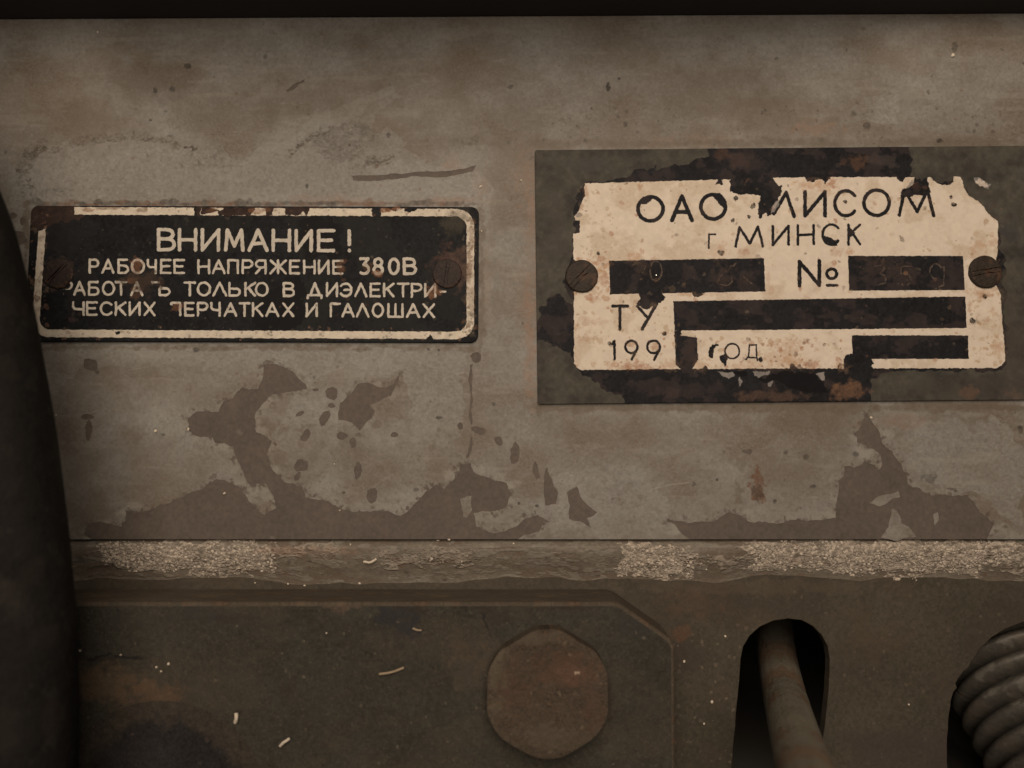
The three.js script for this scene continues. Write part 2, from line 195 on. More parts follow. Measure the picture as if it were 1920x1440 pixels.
  cand.push(ragged([[660, 330], [700, 329], [770, 324], [830, 321], [862, 317], [893, 310], [886, 322], [860, 327], [810, 332], [740, 336], [700, 339], [662, 338]], 0.06, 4));
  cand.push(ragged([[535, 170], [545, 163], [556, 155], [570, 149], [571, 154], [560, 158], [549, 169], [540, 173]], 0.1, 2));
  // the big flaked areas reach the lower edge of the panel: they are bays in the outline of the paint; the small ones are holes in it
  const bay = (list, from) => { const q = list.findIndex((p) => p[0] === from); const seq = [...list.slice(q), ...list.slice(0, q)]; return ragged(seq.filter((p) => p[1] < 1004 || p[0] === from), 0.1, 4, false); };
  const edgeOf = (pts) => [[pts[0][0] + 14, 1016], ...pts, [pts[pts.length - 1][0] - 12, 1016]];
  const cross = (a, b, c, d) => { const o = (p, q, r) => (q[0] - p[0]) * (r[1] - p[1]) - (q[1] - p[1]) * (r[0] - p[0]); return o(a, b, c) * o(a, b, d) < 0 && o(c, d, a) * o(c, d, b) < 0; };
  const inside = (p, poly) => { let c = false; for (let i = 0, j = poly.length - 1; i < poly.length; j = i++) if ((poly[i][1] > p[1]) !== (poly[j][1] > p[1]) && p[0] < ((poly[j][0] - poly[i][0]) * (p[1] - poly[i][1])) / (poly[j][1] - poly[i][1]) + poly[i][0]) c = !c; return c; };
  const meets = (u, v) => u.some((a, i) => v.some((c, j) => (u !== v || Math.abs(i - j) > 1) && cross(a, u[(i + 1) % u.length], c, v[(j + 1) % v.length])));
  let outline;
  for (let tries = 0; tries < 30; tries++) {
    const bays = [edgeOf(bay(A, 157)), edgeOf(bay(C, 1279))].map((b) => b.map(([x, y]) => { const p = P(x, y, FILM); return [p.x, Math.max(p.y, PY0)]; }));
    outline = [[PX0, PY0], ...bays[0], ...bays[1], [PX1, PY0], [PX1, PY1], [PX0, PY1]];
    if (!meets(outline, outline)) break;
  }
  const film2 = [outline], shape = new THREE.Shape(outline.map((p) => new THREE.Vector2(...p)));
  if (meets(outline, outline)) console.log('outline crosses itself');
  cand.forEach((h, n) => {
    let pts = h.map(([x, y]) => { const p = P(x, y, FILM); return [p.x, p.y]; });
    for (let tries = 0; ; tries++) {
      if (tries > 9) return;
      if (!meets(pts, pts) && inside(pts[0], outline) && !film2.some((f, i) => meets(pts, f) || (i && (inside(pts[0], f) || inside(f[0], pts))))) break;
      const cx = pts.reduce((a, p) => a + p[0], 0) / pts.length, cy = pts.reduce((a, p) => a + p[1], 0) / pts.length; pts = pts.map(([x, y]) => [cx + (x - cx) * 0.92, cy + (y - cy) * 0.92]);
    }
    film2.push(pts); shape.holes.push(new THREE.Path(pts.map((p) => new THREE.Vector2(...p))));
  });
  const coat = new THREE.ExtrudeGeometry(shape, { depth: FILM, bevelEnabled: false, steps: 1 }); coat.translate(0, 0, 0.004 * MM);
  part(wall, 'paint_coat', planarUV(coat, PX0, PY0, PW, PH), film);
  // islands of paint left standing in the flaked areas
  for (const isl of [[[863, 935], [884, 930], [885, 955], [876, 972], [868, 968]], [[1671, 955], [1682, 958], [1690, 980], [1714, 1000], [1718, 1007], [1652, 1008], [1666, 988]], [[1630, 944], [1684, 921], [1688, 932], [1650, 950]], [[1750, 965], [1758, 960], [1760, 975], [1752, 985]]]) {
    const g = new THREE.ExtrudeGeometry(toShape(ragged(isl, 0.1, 3), FILM), { depth: FILM, bevelEnabled: false }); g.translate(0, 0, 0.004 * MM);
    part(wall, 'paint_flake', planarUV(g, PX0, PY0, PW, PH), film);
  }
}

// ---------------------------------------------------------------- the lower panel with its two cable openings, and the dark hollow behind it
const LOWZ = -1.5 * MM, LX0 = -0.1, LX1 = 0.1, LY1 = P(960, 1045).y, LY0 = P(960, 1640).y, LW = LX1 - LX0, LH = LY1 - LY0;
{
  const W = 2048, H = Math.round((W * LH) / LW), k = (W / LW) * S, to = (px, py) => { const p = P(px, py, LOWZ); return [((p.x - LX0) / LW) * W, ((LY1 - p.y) / LH) * H]; };
  const t = new Tex(W, H, to, k).base([0.052, 0.046, 0.036], 0.2, 110, 6), m = new Float32Array(W * H);  // oily dirt, with the weaker light low down also put into the base colour
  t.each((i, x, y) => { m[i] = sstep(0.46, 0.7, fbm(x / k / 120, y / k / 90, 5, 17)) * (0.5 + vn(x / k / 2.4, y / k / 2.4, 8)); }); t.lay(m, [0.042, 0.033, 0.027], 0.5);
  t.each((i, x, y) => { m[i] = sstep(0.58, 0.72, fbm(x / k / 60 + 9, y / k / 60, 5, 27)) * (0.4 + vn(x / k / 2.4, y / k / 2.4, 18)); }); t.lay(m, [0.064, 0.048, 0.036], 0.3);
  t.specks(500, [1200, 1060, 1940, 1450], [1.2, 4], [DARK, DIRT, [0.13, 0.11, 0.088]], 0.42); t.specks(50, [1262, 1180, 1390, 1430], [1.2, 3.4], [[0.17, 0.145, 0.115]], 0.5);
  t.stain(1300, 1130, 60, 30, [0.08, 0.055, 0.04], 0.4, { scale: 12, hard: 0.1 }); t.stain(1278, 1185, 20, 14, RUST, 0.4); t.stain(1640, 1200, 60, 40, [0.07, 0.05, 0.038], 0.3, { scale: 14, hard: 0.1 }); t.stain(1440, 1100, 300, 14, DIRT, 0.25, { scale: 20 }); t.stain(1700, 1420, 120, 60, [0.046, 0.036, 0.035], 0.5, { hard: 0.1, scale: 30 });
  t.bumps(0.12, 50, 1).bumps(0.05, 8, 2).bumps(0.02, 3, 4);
  const wall = structure('lower_panel', 'dirty grey lower panel, dimmed in its colour, with a slot and a round cable opening');
  const shape = new THREE.Shape([[LX0, LY0], [LX1, LY0], [LX1, LY1], [LX0, LY1]].map((p) => new THREE.Vector2(...p)));
  const slot = [[1366, 1540], [1372, 1440], [1379, 1360], [1385, 1290], [1389, 1235], [1394, 1212], [1406, 1192], [1425, 1175], [1450, 1164], [1478, 1160], [1503, 1163], [1524, 1174], [1541, 1191], [1552, 1212], [1556, 1236], [1554, 1290], [1548, 1350], [1541, 1400], [1536, 1460], [1530, 1540]];
  const round = [[2005, 1160], [1960, 1160], [1920, 1166], [1888, 1178], [1860, 1195], [1838, 1216], [1821, 1241], [1817, 1250], [1806, 1260], [1797, 1272], [1792, 1281], [1795, 1290], [1788, 1298], [1783, 1315], [1779, 1345], [1776, 1390], [1777, 1440], [1785, 1500], [1810, 1560], [1860, 1590], [1960, 1600], [2060, 1560], [2120, 1480], [2140, 1380], [2120, 1270], [2070, 1195]];
  for (const h of [ragged(slot, 0.012, 2), ragged(round, 0.03, 2)]) shape.holes.push(toPath(h, LOWZ));
  const g = new THREE.ExtrudeGeometry(shape, { depth: 1.7 * MM, bevelEnabled: true, bevelThickness: 0.15 * MM, bevelSize: 0.12 * MM, bevelOffset: -0.12 * MM, bevelSegments: 2 }); g.translate(0, 0, LOWZ - 1.85 * MM);
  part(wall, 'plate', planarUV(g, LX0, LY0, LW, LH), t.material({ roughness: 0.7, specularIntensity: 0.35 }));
  const inner = new THREE.MeshStandardMaterial({ color: new THREE.Color(0.10, 0.098, 0.09), roughness: 0.9 });
  const z0 = LOWZ - 2.1 * MM, box = [];
  const bx = (w, h, d, x, y, z) => { const b = new THREE.BoxGeometry(w, h, d); b.translate(x, y, z); box.push(b); };
  const cy = (LY0 + LY1) / 2, dp = 150 * MM; bx(LW, LH, 2 * MM, 0, cy, z0 - dp); bx(LW, 2 * MM, dp, 0, LY1 - 1 * MM, z0 - dp / 2); bx(LW, 2 * MM, dp, 0, LY0 + 1 * MM, z0 - dp / 2); bx(2 * MM, LH, dp, LX0 + 1 * MM, cy, z0 - dp / 2); bx(2 * MM, LH, dp, LX1 - 1 * MM, cy, z0 - dp / 2);
  part(wall, 'hollow', mergeGeometries(box), inner);
}

// ---------------------------------------------------------------- overhanging lip along the top of the panel
{
  const y0 = P(960, 33).y + 0.0002, depth = [[-100, 52], [96, 52], [116, 44], [134, 14], [200, 14], [300, 24], [560, 32], [960, 32], [1300, 29], [1520, 20], [1650, 9], [1990, 7]];  // uneven depth is made up to shape the shadow cast on the panel
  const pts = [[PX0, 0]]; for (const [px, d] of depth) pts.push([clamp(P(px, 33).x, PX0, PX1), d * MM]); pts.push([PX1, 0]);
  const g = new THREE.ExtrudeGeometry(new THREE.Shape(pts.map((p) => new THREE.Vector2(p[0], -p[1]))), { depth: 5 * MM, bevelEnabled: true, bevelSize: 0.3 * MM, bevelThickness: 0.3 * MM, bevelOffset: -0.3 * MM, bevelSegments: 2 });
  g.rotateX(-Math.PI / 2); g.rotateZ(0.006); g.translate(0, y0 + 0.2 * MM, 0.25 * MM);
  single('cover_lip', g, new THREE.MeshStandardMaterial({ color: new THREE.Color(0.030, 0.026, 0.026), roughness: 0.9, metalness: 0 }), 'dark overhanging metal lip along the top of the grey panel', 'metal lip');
}

// ---------------------------------------------------------------- stroke lettering
const arc = (cx, cy, rx, ry, a0, a1, n = 18) => Array.from({ length: n + 1 }, (_, i) => { const a = ((a0 + ((a1 - a0) * i) / n) * Math.PI) / 180; return [cx + rx * Math.cos(a), cy + ry * Math.sin(a)]; });
const bowl = (y0, y1, w = 1) => { const r = (y1 - y0) / 2; return [[0, y0], [w - 0.42, y0], ...arc(w - 0.42, (y0 + y1) / 2, 0.42, r, -90, 90, 12), [0, y1]]; };
const GL = {
  'А': [[[0, 1], [0.5, 0], [1, 1]], [[0.2, 0.66], [0.8, 0.66]]], 'Б': [[[0.9, 0], [0, 0], [0, 1]], bowl(0.45, 1)], 'В': [[[0, 0], [0, 1]], bowl(0, 0.46, 0.92), bowl(0.46, 1)], 'Г': [[[0, 1], [0, 0], [1, 0]]],
  'Д': [[[0, 1.16], [0, 0.93], [1, 0.93], [1, 1.16]], [[0.18, 0.93], [0.52, 0], [0.86, 0.93]]], 'Е': [[[1, 0], [0, 0], [0, 1], [1, 1]], [[0, 0.48], [0.86, 0.48]]], 'Ж': [[[0.5, 0], [0.5, 1]], [[0, 0], [0.44, 0.46], [0, 1]], [[1, 0], [0.56, 0.46], [1, 1]]],
  'И': [[[0, 0], [0, 1], [1, 0], [1, 1]]], 'К': [[[0, 0], [0, 1]], [[1, 0], [0.04, 0.52]], [[0.3, 0.38], [1, 1]]], 'Л': [[[0, 1], [0.5, 0], [1, 1]]], 'М': [[[0, 1], [0.1, 0], [0.5, 0.8], [0.9, 0], [1, 1]]], 'Н': [[[0, 0], [0, 1]], [[1, 0], [1, 1]], [[0, 0.5], [1, 0.5]]],
  'О': [arc(0.5, 0.5, 0.5, 0.5, 0, 360, 36)], 'П': [[[0, 1], [0, 0], [1, 0], [1, 1]]], 'Р': [[[0, 1], [0, 0]], bowl(0, 0.54)], 'С': [arc(0.56, 0.5, 0.56, 0.5, -38, -322, 28)], 'Т': [[[0, 0], [1, 0]], [[0.5, 0], [0.5, 1]]], 'Х': [[[0, 0], [1, 1]], [[1, 0], [0, 1]]],
  'Ч': [[[0, 0], [0, 0.3], ...arc(0.42, 0.3, 0.42, 0.26, 180, 90, 8), [1, 0.56]], [[1, 0], [1, 1]]], 'Ш': [[[0, 0], [0, 1], [1, 1], [1, 0]], [[0.5, 0], [0.5, 1]]], 'Ь': [[[0, 0], [0, 1]], bowl(0.46, 1)], 'Э': [arc(0.44, 0.5, 0.56, 0.5, -142, 142, 28), [[0.35, 0.5], [1, 0.5]]], 'Я': [[[1, 0], [1, 1]], bowl(0, 0.54).map(([x, y]) => [1 - x, y]), [[0.5, 0.54], [0, 1]]],
  '!': [[[0.5, 0], [0.5, 0.68]], [[0.5, 0.98], [0.5, 1]]], '-': [[[0, 0.62], [1, 0.62]]], '3': [[[0.05, 0], [0.95, 0], [0.45, 0.4], ...arc(0.45, 0.7, 0.55, 0.3, -90, 130, 16)]], '8': [arc(0.5, 0.24, 0.42, 0.24, 0, 360, 24), arc(0.5, 0.74, 0.5, 0.26, 0, 360, 24)], '0': [arc(0.5, 0.5, 0.5, 0.5, 0, 360, 36)],
  'M': [[[0, 1], [0.15, 0], [0.52, 0.86], [0.82, 0], [1, 1]]], 'N': [[[0, 1], [0, 0], [1, 1], [1, 0]]],
};
// a row: [glyph, x0, x1] with cap top and foot at two ends of the row
function row(list, xa, ta, fa, xb, tb, fb, w) {
  const out = [];
  for (const [ch, x0, x1] of list) for (const pl of GL[ch]) { const q = pl.map(([u, v]) => { const x = x0 + w / 2 + u * (x1 - x0 - w), f = (x - xa) / (xb - xa), t = ta + (tb - ta) * f + w / 2, b = fa + (fb - fa) * f - w / 2; return [x, t + v * (b - t)]; }); q.w = w; out.push(q); }
  return out;
}
// a plate from its four surveyed corners: its place, turn and size
function plateFrom(corners, z) {
  const c = corners.map(([x, y]) => P(x, y, z)), o = c.reduce((a, b) => a.add(b), new THREE.Vector3()).multiplyScalar(0.25);
  c.forEach((p, i) => { c[i] = P(...corners[i], z); });
  const ex = c[1].clone().sub(c[0]).add(c[2]).sub(c[3]), w = ex.length() / 2, h = (c[0].distanceTo(c[3]) + c[1].distanceTo(c[2])) / 2, turn = Math.atan2(ex.y, ex.x);
  const to = (W, H) => (px, py) => { const p = P(px, py, z), dx = p.x - o.x, dy = p.y - o.y, x = dx * Math.cos(turn) + dy * Math.sin(turn), y = dy * Math.cos(turn) - dx * Math.sin(turn); return [(x / w + 0.5) * W, (0.5 - y / h) * H]; };
  const at = (px, py, zz = z) => { const p = P(px, py, zz), dx = p.x - o.x, dy = p.y - o.y; return [dx * Math.cos(turn) + dy * Math.sin(turn), dy * Math.cos(turn) - dx * Math.sin(turn)]; };
  return { o, w, h, turn, to, at };
}
function plateGeo(w, h, r, th) {
  const s = new THREE.Shape(), x = w / 2, y = h / 2; s.moveTo(-x + r, -y); s.lineTo(x - r, -y); s.absarc(x - r, -y + r, r, -Math.PI / 2, 0); s.lineTo(x, y - r); s.absarc(x - r, y - r, r, 0, Math.PI / 2); s.lineTo(-x + r, y); s.absarc(-x + r, y - r, r, Math.PI / 2, Math.PI); s.lineTo(-x, -y + r); s.absarc(-x + r, -y + r, r, Math.PI, 1.5 * Math.PI);
  const g = new THREE.ExtrudeGeometry(s, { depth: th - 0.2 * MM, bevelEnabled: true, bevelThickness: 0.1 * MM, bevelSize: 0.1 * MM, bevelOffset: -0.1 * MM, bevelSegments: 2, curveSegments: 8 }); g.translate(0, 0, 0.1 * MM);
  return planarUV(g, -x, -y, w, h);
}
// slotted pan head screw
const csg = new Evaluator(); csg.attributes = ['position', 'normal'];
function screwGeo(r, hgt, slotTurn, slotW = 0.85 * MM) {
  const pts = [[0, 0], [r, 0], [r, hgt * 0.3], [r * 0.93, hgt * 0.62], [r * 0.75, hgt * 0.86], [r * 0.45, hgt * 0.97], [0, hgt]].map((p) => new THREE.Vector2(...p));
  const head = new THREE.LatheGeometry(pts, 40); head.rotateX(Math.PI / 2);
  const cut = new THREE.BoxGeometry(r * 3, slotW, hgt); cut.translate(0, 0, hgt); cut.rotateZ(slotTurn);
  const a = new Brush(head), b = new Brush(cut); a.updateMatrixWorld(); b.updateMatrixWorld();
  let g = csg.evaluate(a, b, SUBTRACTION).geometry; g = g.index ? g.toNonIndexed() : g;
  const p = g.attributes.position; for (let i = 0; i < p.count; i++) { const x = p.getX(i), y = p.getY(i), z = p.getZ(i), n = fbm(x / (0.5 * MM) + 50, y / (0.5 * MM) + 50, 3, 2) - 0.5; p.setXYZ(i, x * (1 + n * 0.05), y * (1 + n * 0.05), z + (z > hgt * 0.2 ? n * 0.10 * MM : 0)); }
  g = toCreasedNormals(g, 0.6); return planarUV(g, -4 * MM, -4 * MM, 8 * MM, 8 * MM);
}
const rusty = (col, spot, s = 1) => { const t = swatch(256, 1, col, 0.35, (t) => { t.specks(70, [0, 0, 256, 256], [5, 30], [spot, RUST, DARK], 0.4, { dh: 0.02, hard: 0.2 }); t.bumps(0.05, 18, 6); }); return t.material({ roughness: 0.6, specularIntensity: 0.4 }); };
const screwMat = rusty([0.021, 0.0145, 0.0135], [0.036, 0.022, 0.019]);
const screwMat2 = rusty([0.024, 0.018, 0.0145], [0.038, 0.026, 0.020]);

// ---------------------------------------------------------------- the warning plate
{
  const TH = 0.6 * MM, z = TH + FILM, pl = plateFrom([[55, 385], [897, 388], [897, 642], [49, 640]], z), W = 2048, H = Math.round((W * pl.h) / pl.w), k = (W / pl.w) * S, t = new Tex(W, H, pl.to(W, H), k);
  const INK = [0.0105, 0.0115, 0.0138], CREAM = [0.52, 0.48, 0.415];
  t.base(INK, 0.35, 50, 2);
  const m = new Float32Array(W * H); t.each((i, x, y) => { m[i] = sstep(0.5, 0.56, fbm(x / k / 60 + 2, y / k / 60, 5, 5)); }); t.lay(m, [0.017, 0.0175, 0.0185], 0.5, 0.3);
  // darker glossy scabs in the middle
  const scab = t.warp(t.polys([[[488, 620], [470, 600], [480, 560], [520, 535], [565, 515], [575, 545], [570, 590], [558, 617]], [[560, 420], [590, 408], [620, 405], [640, 440], [645, 480], [640, 500], [600, 480], [575, 490], [560, 460]]]), 14, 14, 3); t.lay(scab, [0.0075, 0.0075, 0.009], 0.85);
  t.specks(240, [60, 390, 890, 640], [1, 5], [[0.04, 0.038, 0.035], [0.01, 0.01, 0.012], [0.045, 0.03, 0.025]], 0.6);
  // border
  const rrect = (x0, y0, x1, y1, r) => { const sk = (x, y) => [x - ((y - 388) / 250) * 17 * clamp(1 - (x - 75) / 810), y + ((x - 75) / 810) * 4]; return [...arc(x1 - r, y0 + r, r, r, -90, 0, 8), ...arc(x1 - r, y1 - r, r, r, 0, 90, 8), ...arc(x0 + r, y1 - r, r, r, 90, 180, 8), ...arc(x0 + r, y0 + r, r, r, 180, 270, 8)].map((p) => sk(...p)); };
  let bd = t.draw((g) => { g.beginPath(); t.path(g, rrect(75, 388, 889, 632, 33), true); t.path(g, rrect(88.5, 402, 875, 618, 21), true); g.fill('evenodd'); });
  // where the border has worn off
  const gone = t.warp(t.polys([[[50, 375], [140, 375], [139, 408], [98, 410], [88, 424], [84, 428], [68, 434], [50, 436]], [[364, 380], [377, 380], [376, 406], [364, 406]], [[376, 378], [395, 388], [412, 396], [430, 380], [470, 380], [478, 392], [468, 406], [455, 404], [430, 404], [412, 404], [408, 396], [392, 399], [378, 402]], [[498, 380], [515, 380], [511, 404], [497, 405]], [[534, 380], [585, 380], [579, 396], [574, 404], [568, 396], [560, 405], [535, 404]], [[697, 380], [716, 380], [714, 406], [698, 405]], [[720, 385], [745, 388], [742, 397], [730, 394], [722, 399]], [[755, 385], [795, 388], [780, 393], [768, 399], [760, 396]], [[795, 640], [806, 626], [811, 634], [808, 642]], [[215, 621], [226, 620], [224, 626], [218, 627]]]), 3, 7, 8);
  bd = t.warp(bd, 1.3, 6, 9); t.each((i) => { bd[i] *= 1 - gone[i]; });
  const rust1 = t.warp(t.polys([[[56, 384], [150, 384], [152, 408], [128, 418], [98, 418], [86, 430], [60, 436]], [[366, 387], [600, 388], [590, 404], [370, 404]]]), 7, 10, 4); t.lay(rust1, [0.038, 0.025, 0.022], 0.75, 0.5, 0.02);
  // lettering
  const L1 = row([['В', 294, 330], ['Н', 333, 370], ['И', 376, 413], ['М', 420, 459], ['А', 464, 504], ['Н', 509, 546], ['И', 552, 587], ['Е', 594, 629], ['!', 649, 661]], 294, 427, 471.5, 660, 429.5, 473.5, 6.7);
  const L2 = row([['Р', 166, 186], ['А', 190, 215], ['Б', 220, 242], ['О', 245, 272], ['Ч', 275, 294], ['Е', 300, 322], ['Е', 325, 347], ['Н', 370, 394], ['А', 397, 423], ['П', 426, 448], ['Р', 453, 475], ['Я', 478, 500], ['Ж', 505, 538], ['Е', 542, 563], ['Н', 568, 592], ['И', 596, 618], ['Е', 623, 644]], 166, 484.5, 513.5, 644, 487, 515, 4.4);
  const L2b = row([['3', 672, 694], ['8', 698, 720], ['0', 727, 750], ['В', 755, 782]], 672, 482.5, 516, 782, 482.5, 516, 5.6);
  const L3 = row([['Р', 115, 137], ['А', 137, 161], ['Б', 165, 187], ['О', 191, 216], ['Т', 215, 239], ['А', 244, 269], ['Т', 272, 296], ['Ь', 297, 320], ['Т', 344, 368], ['О', 369, 396], ['Л', 398, 426], ['Ь', 428, 452], ['К', 458, 480], ['О', 478, 504], ['В', 530, 553], ['Д', 575, 605], ['И', 611, 634], ['Э', 637, 661], ['Л', 664, 689], ['Е', 693, 714], ['К', 718, 740], ['Т', 744, 768], ['Р', 770, 792], ['И', 795, 818], ['-', 824, 837]], 115, 526, 554.5, 818, 530.5, 558.5, 4.4);
  const L4 = row([['Ч', 135, 159], ['Е', 161, 183], ['С', 187, 211], ['К', 215, 237], ['И', 241, 264], ['Х', 269, 292], ['П', 319, 340], ['Е', 345, 365], ['Р', 369, 391], ['Ч', 394, 414], ['А', 419, 445], ['Т', 447, 470], ['К', 472, 494], ['А', 497, 524], ['Х', 529, 552], ['И', 573, 596], ['Г', 618, 639], ['А', 640, 665], ['Л', 667, 693], ['О', 697, 720], ['Ш', 726, 757], ['А', 761, 788], ['Х', 792, 816]], 135, 564.5, 592, 816, 568.5, 596.5, 4.4);
  let ink = t.lines([...L1, ...L2, ...L2b, ...L3, ...L4], 5.6);
  ink = t.warp(ink, 1.0, 5, 12);
  const loss = t.warp(t.polys([[[108, 518], [131, 522], [127, 530], [131, 540], [120, 543], [119, 558], [113, 558]], [[229, 532], [234, 530], [242, 540], [240, 560], [232, 558]], [[271, 522], [282, 524], [286, 532], [292, 536], [299, 530], [299, 524], [306, 528], [294, 545], [296, 560], [270, 560]], [[315, 571], [325, 574], [326, 596], [315, 596]], [[822, 556], [840, 556], [840, 549], [822, 550]]]), 2.4, 6, 15);
  const thin = new Float32Array(W * H); t.each((i, x, y) => { thin[i] = 0.86 + 0.3 * (fbm(x / k / 9, y / k / 9, 3, 30) - 0.5); ink[i] *= (1 - loss[i]) * clamp(thin[i]); bd[i] *= clamp(thin[i] + 0.08); });
  t.lay(bd, CREAM, 1, 0.14, 0.015, 3); t.lay(ink, [0.50, 0.475, 0.43], 1, 0.1, 0.01, 5);
  // rust on letters and border
  for (const [x, y, rx, ry, a] of [[255, 548, 12, 10, 0.4], [250, 526, 14, 6, 0.5], [640, 500, 10, 14, 0.55], [690, 500, 9, 9, 0.3], [708, 512, 9, 6, 0.6], [810, 545, 14, 12, 0.55], [258, 498, 12, 16, 0.45], [165, 393, 10, 5, 0.6], [268, 394, 12, 5, 0.5], [208, 390, 30, 3, 0.5], [69, 560, 6, 7, 0.6], [136, 625, 12, 6, 0.35], [68, 590, 4, 6, 0.3], [331, 575, 10, 8, 0.4], [642, 524, 6, 5, 0.5], [722, 394, 10, 5, 0.8], [745, 392, 14, 4, 0.7], [885, 450, 6, 30, 0.35], [880, 500, 7, 30, 0.5], [884, 560, 6, 30, 0.3], [500, 393, 14, 4, 0.6], [480, 395, 16, 5, 0.5], [400, 394, 14, 5, 0.6]]) t.stain(x, y, rx, ry, rnd() < 0.5 ? RUST : [0.17, 0.085, 0.05], a, { hard: 0.5, rag: 1, scale: 8 });
  t.specks(110, [55, 386, 890, 406], [1, 3], [RUST, DARK], 0.55); t.specks(180, [55, 612, 890, 638], [1, 4], [DIRT, RUSTP, DARK], 0.5); t.specks(80, [55, 400, 90, 620], [1.5, 6], [DIRT, RUSTP], 0.45); t.specks(90, [868, 400, 892, 630], [1.5, 6], [DIRT, RUST], 0.5); t.specks(200, [100, 420, 830, 600], [1, 3], [DIRT, DARK], 0.45);
  // brown crust over the right screw and greasy dust in the corner
  t.stain(838, 505, 34, 34, [0.055, 0.034, 0.030], 0.8, { hard: 0.3, rag: 1, scale: 14, dh: 0.03 }); t.stain(862, 500, 20, 36, [0.085, 0.055, 0.045], 0.6, { hard: 0.2, scale: 12 }); t.stain(855, 420, 26, 26, [0.06, 0.055, 0.043], 0.5, { hard: 0.1, rag: 0.9, scale: 12 }); t.stain(106, 512, 30, 30, [0.05, 0.034, 0.03], 0.6, { hard: 0.3, scale: 10 }); t.stain(262, 530, 34, 22, [0.045, 0.032, 0.026], 0.7, { hard: 0.2, scale: 12 }); t.stain(135, 600, 6, 5, [0.05, 0.034, 0.04], 0.6);
  t.bumps(0.04, 40, 3).bumps(0.012, 5, 8);
  const g = thing('warning_plate', 'black warning plate with cream border and four lines of Cyrillic lettering', 'sign', [pl.o.x, pl.o.y, FILM + 0.006 * MM]);
  g.rotation.z = pl.turn;
  part(g, 'plate', plateGeo(pl.w, pl.h, 1.3 * MM, TH), t.material({ roughness: 0.6, specularIntensity: 0.14 }));
  for (const [px, py, turn, r] of [[106, 512, 0.82, 2.5], [838, 512, 1.45, 2.45]]) { const [x, y] = pl.at(px, py, z + 0.6 * MM), s = part(g, 'screw', screwGeo(r * MM, 0.62 * MM, turn, 0.6 * MM), screwMat); s.position.set(x, y, TH + 0.005 * MM); }
}

